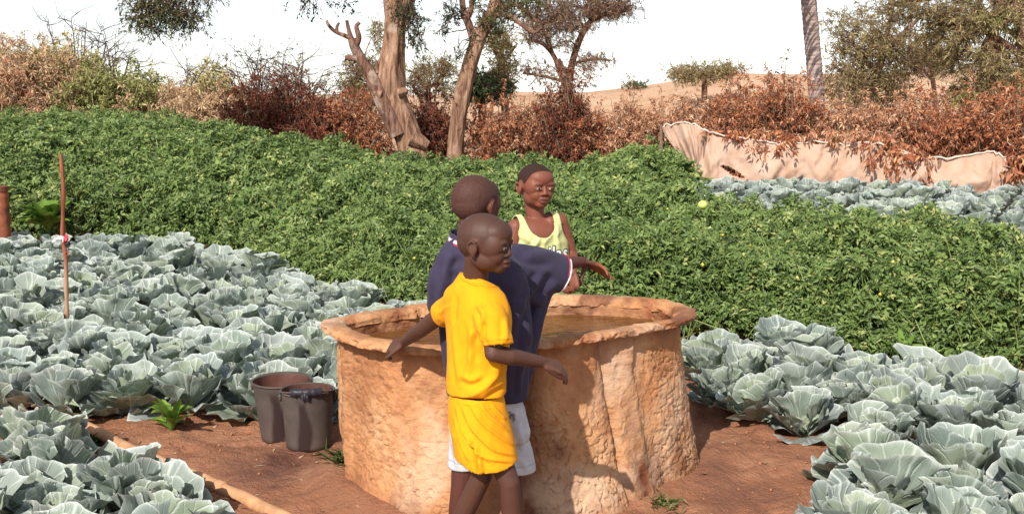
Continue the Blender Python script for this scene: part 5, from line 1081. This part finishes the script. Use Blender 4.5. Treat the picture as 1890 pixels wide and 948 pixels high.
# ---------------- the boy in yellow
def boy_yellow():
    o = P(895, 1085, 3.42); o[2] = 0; t = empty('person', tuple(o)); tag(t, 'boy in yellow T-shirt and yellow shorts with one hand on the tank rim', 'person', 'boys at the tank')
    skin = (.098, .043, .029); ms = skin_mat('skin_of_boy_in_yellow', .58); f = (.74, .67); b = Vol()
    hc = P(898, 452, 3.40); M = frame((.93, -.36), .10, 0.0); s = .97
    head(b, hc, M, s, .003)
    nb = P(877, 530, 3.45); b.cap(hc + M @ np.array([-.03, 0, -.045]) * s, nb, .041, .043); b.cap(nb, P(876, 550, 3.45), .044, .05)
    b.loft([(P(877, 535, 3.45), .06, .05), (P(878, 560, 3.45), .10, .062), (P(880, 640, 3.44), .085, .062), (P(879, 730, 3.43), .076, .060), (P(881, 770, 3.42), .076, .060)], f)
    # right arm, bent forward
    sh = P(903, 572, 3.37); el = P(910, 652, 3.315); wr = P(1001, 668, 3.41)
    b.chain([sh, P(908, 612, 3.34), el], [.034, .030, .0275]); b.chain([el, P(940, 657, 3.335), P(975, 663, 3.38), wr], [.0275, .0285, .023, .0185])
    hd = P(1052, 683, 3.43) - wr; hand(b, wr, hd, np.array([.25, -.45, .85]), .86, (1.25, 1.6, 1.9, 2.1), 1, .02, (.95, .15, -.35), .15)
    # left arm, hand on the rim
    rimp = PG(727, 636, RIM_Z + .030); sl = P(836, 562, 3.53); wl_ = PG(747, 630, RIM_Z + .034); elb = (sl + wl_) / 2 + np.array([-.02, -.02, -.015])
    b.chain([sl, (sl + elb) / 2, elb], [.033, .030, .0265]); b.chain([elb, elb * .6 + wl_ * .4, wl_], [.0265, .0255, .0185])
    hand(b, wl_, P(712, 641, 3.885) - wl_, np.array([-.35, -.45, .8]), .84, (1.5, 1.6, 1.5, 1.4), -1, .10, (.8, .5, -.1), .1)
    # legs
    hr, kr, ar = P(898, 785, 3.40), P(940, 890, 3.365), P(956, 1066, 3.42); hl, kl, al = P(872, 785, 3.45), P(890, 876, 3.42), P(806, 1050, 3.52)
    b.chain([hr, hr * .5 + kr * .5, kr, kr * .72 + ar * .28, ar], [.048, .043, .0345, .035, .023]); b.chain([hl, hl * .5 + kl * .5, kl, kl * .70 + al * .30, al], [.048, .043, .0345, .035, .023])
    foot(b, ar, (.8, .6)); foot(b, al, (.5, .86))
    person_parts(t, o, b, hc, M, s, skin, ms, (.6, -.2), None)
    # shirt
    v = Vol(); v.loft([(P(877, 505, 3.45), .046, .046), (P(877, 520, 3.45), .072, .056), (P(877, 543, 3.45), .118, .074), (P(881, 575, 3.445), .128, .088), (P(882, 620, 3.44), .116, .090), (P(880, 680, 3.435), .104, .086), (P(879, 730, 3.43), .100, .084), (P(879, 765, 3.43), .100, .084)], f)
    rc_, lc_ = P(921, 637, 3.32), P(812, 581, 3.585)
    zh = P(884, 737, 3.34)[2]
    nk = P(881, 528, 3.45); Mn = frame((.80, .1), .55)
    cuts = [lambda V: V[:, 2] < zh + .004 * np.sin(V[:, 0] * 40), lambda V: (np.hypot((V - nk) @ Mn[:, 0] / .057, (V - nk) @ Mn[:, 1] / .052) < 1) & ((V - nk) @ Mn[:, 2] > -.03)]
    folds = [([(838, 600), (842, 660), (850, 715)], 5, .005), ([(868, 590), (872, 640), (862, 700)], 7, .005), ([(866, 732), (895, 712), (935, 670)], 7, .010), ([(880, 738), (905, 718), (930, 700)], 6, .008), ([(895, 585), (893, 615), (897, 640)], 3.5, -.006), ([(880, 560), (893, 580), (893, 600)], 5, .006), ([(885, 610), (875, 640), (880, 670)], 6, -.006), ([(930, 585), (934, 610), (932, 632)], 5, .005), ([(905, 690), (925, 665), (938, 640)], 6, .007), ([(835, 560), (820, 570), (810, 580)], 4, .004), ([(845, 545), (840, 575), (838, 600)], 4, -.005), ([(850, 690), (870, 700), (890, 690)], 6, .006)]
    M_y = cloth_mat('yellow_cotton', (.74, .315, .006), .85, ((.42, .13, .02), .70), .11, nz=7)
    hemt = unit(P(926, 690, 3.30) - rc_)
    def coly(V):
        c = np.ones((len(V), 3)); d = np.abs((V - rc_) @ hemt + .016); k = (np.exp(-(d / .0018) ** 2) * (np.linalg.norm(V - rc_, axis=1) < .085))[:, None]; return c * (1 - .4 * k)
    sh_, SV, SF = cloth('shirt', v, M_y, t, o, cuts, folds, .0048, (.0035, 9), None, .0035, 7, 900)
    vr = Vol(); vr.chain([P(890, 556, 3.42), P(905, 588, 3.355), P(919, 625, 3.325), P(924, 665, 3.31)], [.057, .056, .049, .047]); cloth('sleeve', vr, M_y, sh_, o, [plane_cut(rc_, P(926, 690, 3.30) - rc_, .3)], folds, .0045, (.003, 9), coly, .0035, 7, 905)
    vl = Vol(); vl.chain([P(862, 548, 3.48), P(836, 566, 3.54), P(810, 584, 3.60), P(795, 596, 3.64)], [.058, .050, .043, .042]); cloth('sleeve', vl, M_y, sh_, o, [plane_cut(lc_, P(772, 606, 3.70) - lc_, .3)], folds, .0045, (.003, 9), None, .0035, 7, 906)
    # neckband
    a = np.linspace(0, 2 * math.pi, 40); bd = BVHTree.FromPolygons([tuple(p) for p in SV], [tuple(int(i) for i in q) for q in SF]); g = Geo(); ring = []
    for q in a:
        p = nk + Mn[:, 0] * .058 * math.cos(q) + Mn[:, 1] * .053 * math.sin(q); hit = bd.find_nearest(Vector(p), .06); ring.append(np.array(hit[0]) if hit and hit[0] is not None else p)
    ring = np.array(ring); kk = np.hanning(5); kk /= kk.sum(); ring = np.stack([np.convolve(np.r_[ring[-5:-1, i], ring[:, i], ring[1:5, i]], kk, 'same')[4:-4] for i in range(3)], 1); tubes(g, ring, .0042, 7); nb_ = g.build('neckband', M_y, sh_, off=o)
    me = nb_.data; at = me.attributes.new('col', 'FLOAT_COLOR', 'POINT'); at.data.foreach_set('color', np.ones(len(me.vertices) * 4, np.float32))
    # shorts
    v = Vol(); v.loft([(P(879, 722, 3.43), .088, .076), (P(880, 745, 3.43), .097, .084), (P(885, 780, 3.425), .106, .092), (P(893, 820, 3.415), .110, .092), (P(900, 862, 3.41), .112, .090), (P(903, 895, 3.41), .112, .090)], f)
    xh = np.array([P(q, 860, 3.36)[0] for q in (842, 862, 884, 888, 920, 960)]); zq = np.array([P(890, q, 3.36)[2] for q in (857, 862, 870, 864, 863, 852)])
    folds = [([(842, 748), (858, 800), (895, 842), (950, 852)], 3.2, .0065), ([(852, 745), (872, 790), (910, 828), (952, 840)], 3.2, .0065), ([(868, 745), (890, 780), (925, 808), (950, 822)], 3.0, .006), ([(885, 745), (905, 770), (940, 798)], 3.0, .0055), ([(905, 745), (920, 762), (934, 775)], 2.8, .005), ([(840, 770), (850, 815), (868, 852)], 3.2, .005), ([(862, 800), (880, 835), (915, 858)], 3.0, .005), ([(886, 890), (882, 862), (877, 838), (872, 815)], 3.2, -.013), ([(894, 885), (890, 862), (886, 840)], 3.0, .006), ([(846, 738), (870, 741), (900, 738)], 2.2, -.004)]
    v2, V2, F2 = cloth('shorts', v, M_y, t, o, [lambda V: V[:, 2] < np.interp(V[:, 0], xh, zq) + .25 * np.clip(V[:, 1] - 3.36, 0, .1) * 0, lambda V: V[:, 2] > P(884, 725, 3.43)[2]], folds, .0042, (.0022, 8), None, .0035, 6, 940)
boy_yellow()

# ---------------- the boy in navy
def boy_navy():
    o = P(890, 1030, 3.70); o[2] = 0; t = empty('person', tuple(o)); tag(t, 'boy in oversized navy shirt and pale denim shorts, reaching his right arm over the tank', 'person', 'boys at the tank')
    skin = (.105, .036, .026); ms = skin_mat('skin_of_boy_in_navy', .58); f = (.42, .906); b = Vol(); yb = 3.70
    hc = P(880, 379, yb - .01); M = frame((.55, .835), .05, 0); s = 1.0
    head(b, hc, M, s)
    nb = P(866, 445, yb); b.cap(hc + M @ np.array([-.03, 0, -.045]) * s, nb, .042, .045); b.cap(nb, P(868, 465, yb), .046, .05)
    b.loft([(P(868, 452, yb), .07, .05), (P(880, 480, yb), .115, .065), (P(893, 570, yb), .11, .075), (P(899, 700, yb), .105, .075), (P(900, 760, yb), .10, .075)], f)
    sr = P(945, 474, 3.76); er = P(1012, 487, 3.90); wr = P(1076, 483, 4.04)
    b.chain([sr, (sr + er) / 2, er], [.036, .032, .029]); b.chain([er, er * .6 + wr * .4, wr], [.029, .029, .0195])
    hd = P(1122, 500, 4.06) - wr; tp = hand(b, wr, hd, np.array([.30, .55, .75]), .90, (.25, .35, .9, 1.1), -1, .28, (.05, .35, -1.0), .05)
    sl = P(828, 478, 3.68); el = P(815, 560, 3.74); wl_ = np.array([P(838, 640, 3.98)[0], 3.98, RIM_Z + .055])
    b.chain([sl, (sl + el) / 2, el], [.036, .031, .028]); b.chain([el, (el + wl_) / 2, wl_], [.028, .026, .0195]); hand(b, wl_, np.array([.15, .8, -.35]), np.array([0, .3, .95]), .88, (.5, .5, .5, .5), 1)
    hr, kr, ar = P(935, 775, 3.70), P(946, 905, 3.68), P(950, 1022, 3.70); hl, kl, al = P(868, 775, 3.69), P(851, 900, 3.67), P(838, 1022, 3.70)
    b.chain([hr, (hr + kr) / 2, kr, kr * .7 + ar * .3, ar], [.058, .05, .037, .037, .025]); b.chain([hl, (hl + kl) / 2, kl, kl * .7 + al * .3, al], [.058, .05, .037, .037, .025])
    foot(b, ar, (.3, .95)); foot(b, al, (.1, 1))
    person_parts(t, o, b, hc, M, s, skin, ms, (0, 0), M_hairB, [(wr + unit(hd) * .10, .075, (.26, .088, .038))], hairline=lambda x, y, z: sst(z - .058 * sst(x, .005, .07) + .05 * sst(-x, .01, .07) - .004 + .03 * np.clip(-x - .02, 0, .1), -.006, .006))
    v = Vol(); v.loft([(P(862, 432, yb), .054, .054), (P(866, 446, yb), .080, .064), (P(876, 466, yb), .128, .080), (P(888, 505, yb), .160, .098), (P(893, 560, yb), .172, .104), (P(896, 620, yb), .168, .106), (P(899, 690, yb), .152, .100), (P(900, 745, yb), .146, .098), (P(900, 775, yb), .146, .098)], f)
    def rg(px, py, y, hz, hd_): return (P(px, py, y), unit(np.array([.42, -.90, 0])) * hd_, unit(np.array([-.30, 0, .95])) * hz)
    v.rings3([rg(925, 500, 3.72, .085, .07), rg(955, 498, 3.77, .092, .072), rg(985, 498, 3.83, .092, .070), rg(1015, 500, 3.90, .088, .066), rg(1040, 504, 3.96, .080, .062), rg(1062, 510, 4.01, .074, .058)])
    v.cap(P(950, 540, 3.76), P(985, 545, 3.82), .075, .045); v.chain([P(1006, 528, 3.88), P(985, 570, 3.83), P(962, 640, 3.76), P(950, 700, 3.72)], [.040, .048, .058, .06]); v.chain([P(838, 478, 3.69), P(824, 515, 3.70), P(820, 560, 3.73)], [.06, .066, .06])
    oc = P(1037, 506, 3.955); on = np.array([.76, .34, -.50]); on_u = unit(on)
    zh = P(930, 745, 3.6)[2]
    def coln(V):
        c = np.ones((len(V), 3)); d = -((V - oc) @ on_u); near = np.linalg.norm(V - oc, axis=1) < .14
        return c
    folds = [([(1040, 468), (1000, 470), (960, 480)], 9, .006), ([(1030, 520), (1005, 540), (985, 580)], 8, .009), ([(985, 555), (965, 600), (955, 660)], 9, -.008), ([(945, 470), (985, 488), (1020, 486)], 7, -.006), ([(960, 520), (940, 600), (935, 700)], 10, .006), ([(830, 480), (815, 530), (812, 600)], 7, .006), ([(850, 470), (835, 500), (845, 520)], 8, -.006), ([(975, 640), (962, 690), (960, 740)], 6, .005), ([(1000, 500), (985, 530), (965, 550)], 7, .007)]
    sh_, SV, SF = cloth('shirt', v, M_navy, t, o, [plane_cut(oc, on, .16), lambda V: V[:, 2] < zh, lambda V: (np.hypot((V[:, 0] - P(866, 440, yb)[0]) / .056, (V[:, 1] - yb) / .058) < 1) & (V[:, 2] > P(866, 452, yb)[2])], folds, .0055, (.005, 6), coln, .004, 8, 960)
    e_ = np.sort(np.concatenate([SF[:, [0, 1]], SF[:, [1, 2]], SF[:, [2, 0]]]), 1); k_ = e_[:, 0].astype(np.int64) * len(SV) + e_[:, 1]; u_, c_ = np.unique(k_, return_counts=True); bi = np.unique(np.r_[u_[c_ == 1] // len(SV), u_[c_ == 1] % len(SV)]).astype(int)
    bi = bi[(np.linalg.norm(SV[bi] - oc, axis=1) < .17) & (np.abs((SV[bi] - oc) @ on_u) < .03)]; rp_ = SV[bi]; cc_ = rp_.mean(0); a1 = unit(np.cross(on_u, [0, 1, 0])); a2 = np.cross(on_u, a1); an_ = np.arctan2((rp_ - cc_) @ a2, (rp_ - cc_) @ a1); gr = np.linspace(-math.pi, math.pi, 61); so_ = np.argsort(an_); ring = np.stack([np.interp(gr, an_[so_], rp_[so_, i], period=2 * math.pi) for i in range(3)], 1)
    out_ = unit(ring - cc_)
    for nm, sh2, r2, cl2 in (('sleeve_trim', 0.0, .0042, (.72, .70, .70)), ('sleeve_stripe', -.008, .0034, (.45, .04, .07))):
        g = Geo(); tubes(g, ring + on_u * sh2 + out_ * (.0015 if sh2 else 0), r2, 6); g.build(nm, lin_mat(nm, cl2, .8, .2, 40, .08), sh_, off=o)
    # striped collar
    g = Geo(); cc = P(863, 446, yb); a = np.linspace(0, 2 * math.pi, 48, endpoint=False); rows = []; prof = [(.070, -.010), (.066, .004), (.062, .016), (.060, .026), (.0565, .027), (.057, .012), (.060, -.004)]
    K = len(prof); prof = catmull(np.array(prof), 28); K = 28
    V = np.array([[cc + np.array([math.cos(q) * r, math.sin(q) * r * .98, z + .012 * math.cos(q - math.pi * .75)]) for q in a] for r, z in prof]).reshape(-1, 3); n = 48; i = np.arange(K * n).reshape(K, n); F = np.stack([i[:-1], np.roll(i[:-1], -1, 1), np.roll(i[1:], -1, 1), i[1:]], -1).reshape(-1, 4)
    cz = np.repeat(np.array([z for r, z in prof]), n); outer = np.repeat(np.arange(K) < 16, n); cl = np.ones((len(V), 3)); cl[outer & (cz < .011) & (cz > .002)] = (13, 14, 7.5); cl[outer & (cz <= .002) & (cz > -.006)] = (8, .9, 1.0)
    obj('collar', mesh_of('collar', V - o, F, True, {'col': cl}), M_navy, sh_)
    v = Vol(); v.loft([(P(899, 725, yb), .118, .085), (P(900, 750, yb), .132, .094), (P(901, 785, yb), .145, .100), (P(903, 805, yb), .140, .096)], f)
    v.chain([P(868, 790, 3.69), P(860, 830, 3.685), P(856, 872, 3.68), P(855, 895, 3.68)], [.066, .062, .058, .057]); v.chain([P(935, 790, 3.70), P(946, 830, 3.70), P(955, 876, 3.69), P(957, 900, 3.69)], [.068, .064, .061, .060])
    zA, zB = P(855, 872, 3.62)[2], P(957, 878, 3.63)[2]; xm = P(905, 860, 3.7)[0]
    def cold(V):
        c = np.ones((len(V), 3)); p = proj(V); hem = np.where(V[:, 0] < xm, zA, zB) + .032; k = np.exp(-((V[:, 2] - hem) / .002) ** 2); c *= (1 - .35 * k)[:, None]
        for (a_, b_, r1, r2) in ((945, 765, 6, 3), (948, 772, 3, 6), (941, 770, 3, 4), (842, 820, 8, 2), (940, 760, 4, 2)): c *= (1 - .8 * np.exp(-(((p[:, 0] - a_) / r1) ** 2 + ((p[:, 1] - b_) / r2) ** 2) ** 2))[:, None] ** 1
        return c
    cloth('shorts', v, M_denim, t, o, [lambda V: V[:, 2] < np.where(V[:, 0] < xm, zA, zB), lambda V: V[:, 2] > P(900, 727, yb)[2]], [([(950, 750), (958, 800), (975, 850)], 6, .007), ([(970, 760), (974, 810), (980, 860)], 5, .006), ([(938, 800), (955, 840), (975, 870)], 5, .006), ([(835, 790), (840, 830), (845, 865)], 5, .006), ([(930, 765), (940, 790), (945, 830)], 5, -.006)], .0052, (.005, 9), cold, .004, 6, 980)
M_hairB = lin_mat('cropped_hair', (.068, .028, .021), .7, .3, 330, .6)
M_navy = cloth_mat('navy_cotton', (.040, .034, .068), .85, None, .16, sheen=.04); M_denim = cloth_mat('pale_denim', (.50, .52, .56), .9, None, .16, nz=22)
boy_navy()

# ---------------- the boy in the light green vest
def boy_green():
    yb = 5.20; o = np.array([P(995, 480, yb)[0], yb, 0]); t = empty('person', tuple(o)); tag(t, 'boy in light green sleeveless top standing on the far side of the tank', 'person', 'boys at the tank')
    skin = (.215, .072, .043); ms = skin_mat('skin_of_boy_in_green', .56); f = unit(np.array([.42, -.906])); b = Vol()
    hc = P(990, 346, yb - .02); M = frame((.47, -.88), .04, -.03); s = 1.09
    head(b, hc, M, s)
    nb = P(990, 410, yb + .01); b.cap(hc + M @ np.array([-.03, 0, -.045]) * s, nb, .046, .046); b.chain([nb, P(992, 425, yb)], [.048, .06])
    b.loft([(P(990, 401, yb + .01), .045, .042), (P(992, 412, yb), .105, .060), (P(994, 432, yb), .130, .080), (P(997, 480, yb), .125, .085), (P(998, 560, yb), .115, .085), (P(998, 640, yb), .115, .085), (P(998, 680, yb), .11, .085)], f)
    r_ = np.array([f[1], -f[0], 0]) ; rt = np.array([-.906, -.42, 0])
    sr = P(952, 420, 5.15); sl = P(1033, 409, 5.24); ell_ = P(1055, 470, 5.26); wl_ = np.array([P(1057, 505, 5.10)[0], 5.11, P(1057, 503, 5.10)[2]])
    b.chain([P(1015, 412, 5.21), sl, (sl + ell_) / 2, ell_], [.045, .042, .035, .031]); b.chain([ell_, (ell_ + wl_) / 2, wl_], [.031, .029, .021])
    hand(b, wl_, np.array([.06, -.25, -1.0]), np.array([.45, .75, 0.1]), 1.02, (2.3, 2.4, 2.5, 2.6), -1, .0, (.85, .1, -.7), .5)
    er = P(938, 480, 5.12); wr = np.array([P(955, 530, 5.05)[0], 5.06, .80]); b.chain([P(970, 418, 5.18), sr, (sr + er) / 2, er], [.045, .042, .035, .031]); b.chain([er, (er + wr) / 2, wr], [.031, .029, .021]); hand(b, wr, np.array([.1, -.5, -.6]), np.array([-.1, -.6, .7]), 1.0, (.8, .8, .8, .8), 1)
    for sg in (-1, 1):
        h_ = np.array([o[0], yb, .60]) - rt * .065 * sg; k_ = np.array([o[0], yb - .01, .34]) - rt * .07 * sg; a_ = np.array([o[0], yb + .01, .07]) - rt * .075 * sg; b.chain([h_, (h_ + k_) / 2, k_, k_ * .7 + a_ * .3, a_], [.062, .052, .038, .038, .025]); foot(b, a_, f)
    person_parts(t, o, b, hc, M, s, skin, ms, (.5, 0), M_hairA, [], hairline=lambda x, y, z: sst(z - .070 * sst(x, .0, .07) + .05 * sst(-x, .01, .07) - .008, -.006, .006), lipcol=(.13, .045, .035))
    v = Vol(); v.loft([(P(990, 396, yb + .01), .055, .052), (P(992, 406, yb), .112, .068), (P(995, 428, yb), .138, .090), (P(998, 475, yb), .136, .095), (P(998, 545, yb), .138, .098), (P(998, 620, yb), .142, .10), (P(998, 650, yb), .142, .10)], f)
    v.chain([P(1004, 409, 5.21), P(1034, 409, 5.24)], [.057, .055]); v.chain([P(978, 413, 5.19), P(950, 419, 5.15)], [.057, .055])
    zn = P(990, 401, yb)[2]; c0 = np.array([nb[0], nb[1], 0])
    def loc(V): d = V - c0; return d @ (-rt), d[:, :2] @ f, V[:, 2] - zn
    def neck(V): u, w, h = loc(V); fr = w > -.01; return ((np.abs((u + .012) / .070) ** 2.2 + (np.clip(-h, 0, 1) / .088) ** 2.2) < 1) & fr | ((np.hypot(u, w) < .058) & (h > -.035)) | ((h > -.0) & (np.abs(u) < .055))
    def arm(V): u, w, h = loc(V); return (np.where(u < 0, -u - .019, u) > .099 + .55 * np.clip(-h - .035, 0, .1) ** 1.2 + 9 * np.clip(-h - .075, 0, 1) ** 2) & (h > -.20)
    folds = [([(952, 425), (985, 452), (1005, 440)], 5, .006), ([(1000, 432), (985, 455), (970, 470)], 5, .008), ([(1015, 425), (1000, 460), (990, 480)], 5, .006), ([(1030, 410), (1028, 440), (1035, 470)], 4, .005), ([(1040, 490), (1030, 520), (1035, 545)], 5, .006), ([(960, 415), (975, 440), (990, 450)], 4, .005)]
    M_g = cloth_mat('light_green_jersey', (.50, .53, .245), .85, ((.36, .36, .12), .64), .08)
    sh_, SV, SF = cloth('vest', v, M_g, t, o, [neck, arm, lambda V: V[:, 2] < .47], folds, .0055, (.005, 7), None, .004, 6, 1000)
    # print on the chest
    bv = BVHTree.FromPolygons([tuple(p) for p in SV], [tuple(int(i) for i in q) for q in SF])
    for k, (offs, ext, colr, nm) in enumerate(((.075, .004, (.02, .02, .02), 'print_outline'), (.022, .0065, (.80, .80, .78), 'print_letters'))):
        cu = bpy.data.curves.new('print', 'FONT'); cu.body = 'ilas'; cu.size = 1.0; cu.align_x = 'CENTER'; cu.offset = offs; cu.space_character = 1.22; cu.resolution_u = 4
        oo = bpy.data.objects.new('tmp', cu); COL.objects.link(oo); bpy.context.view_layer.update(); dg = bpy.context.evaluated_depsgraph_get(); me = oo.evaluated_get(dg).to_mesh(); bm = bmesh.new(); bm.from_mesh(me); bmesh.ops.triangulate(bm, faces=bm.faces[:]); bmesh.ops.subdivide_edges(bm, edges=bm.edges[:], cuts=1)
        bm.verts.ensure_lookup_table(); L = np.array([v_.co[:] for v_ in bm.verts]); Fc = [[v_.index for v_ in q.verts] for q in bm.faces]; bm.free(); oo.evaluated_get(dg).to_mesh_clear(); bpy.data.objects.remove(oo); bpy.data.curves.remove(cu)
        ctr = P(1030, 478, yb - .1); ux = unit(np.array([.93, .10, -.05])); uz = np.array([.05, 0, 1.]); out = []
        for p in L:
            q = ctr + ux * p[0] * .062 + uz * p[1] * .082; h = bv.ray_cast(Vector(q - np.array([0, .4, 0])), Vector((0, 1, 0))); y_ = h[0][1] if h[0] is not None else None; out.append([q[0], y_, q[2]])
        ys = [q[1] for q in out if q[1] is not None]; ym = max(ys) if ys else yb; out = np.array([[a_, (b_ if b_ is not None else ym) - ext, c_] for a_, b_, c_ in out])
        mm = bpy.data.meshes.new(nm); mm.from_pydata([tuple(q) for q in out - o], [], Fc); obj(nm, mm, lin_mat(nm, colr, .7, .2, 30, .06), sh_)
    v = Vol(); v.loft([(np.array([o[0], yb, .66]), .125, .09), (np.array([o[0], yb, .58]), .132, .098), (np.array([o[0], yb, .52]), .13, .095)], f)
    for sg in (-1, 1): v.chain([np.array([o[0], yb, .56]) - rt * .066 * sg, np.array([o[0], yb, .36]) - rt * .072 * sg], [.066, .066])
    cloth('shorts', v, lin_cloth, t, o, [lambda V: V[:, 2] < .36, lambda V: V[:, 2] > .65], [], .006, (.004, 9), None, .004, 5, 1010)
lin_cloth = cloth_mat('brown_cotton', (.16, .10, .07))
boy_green()
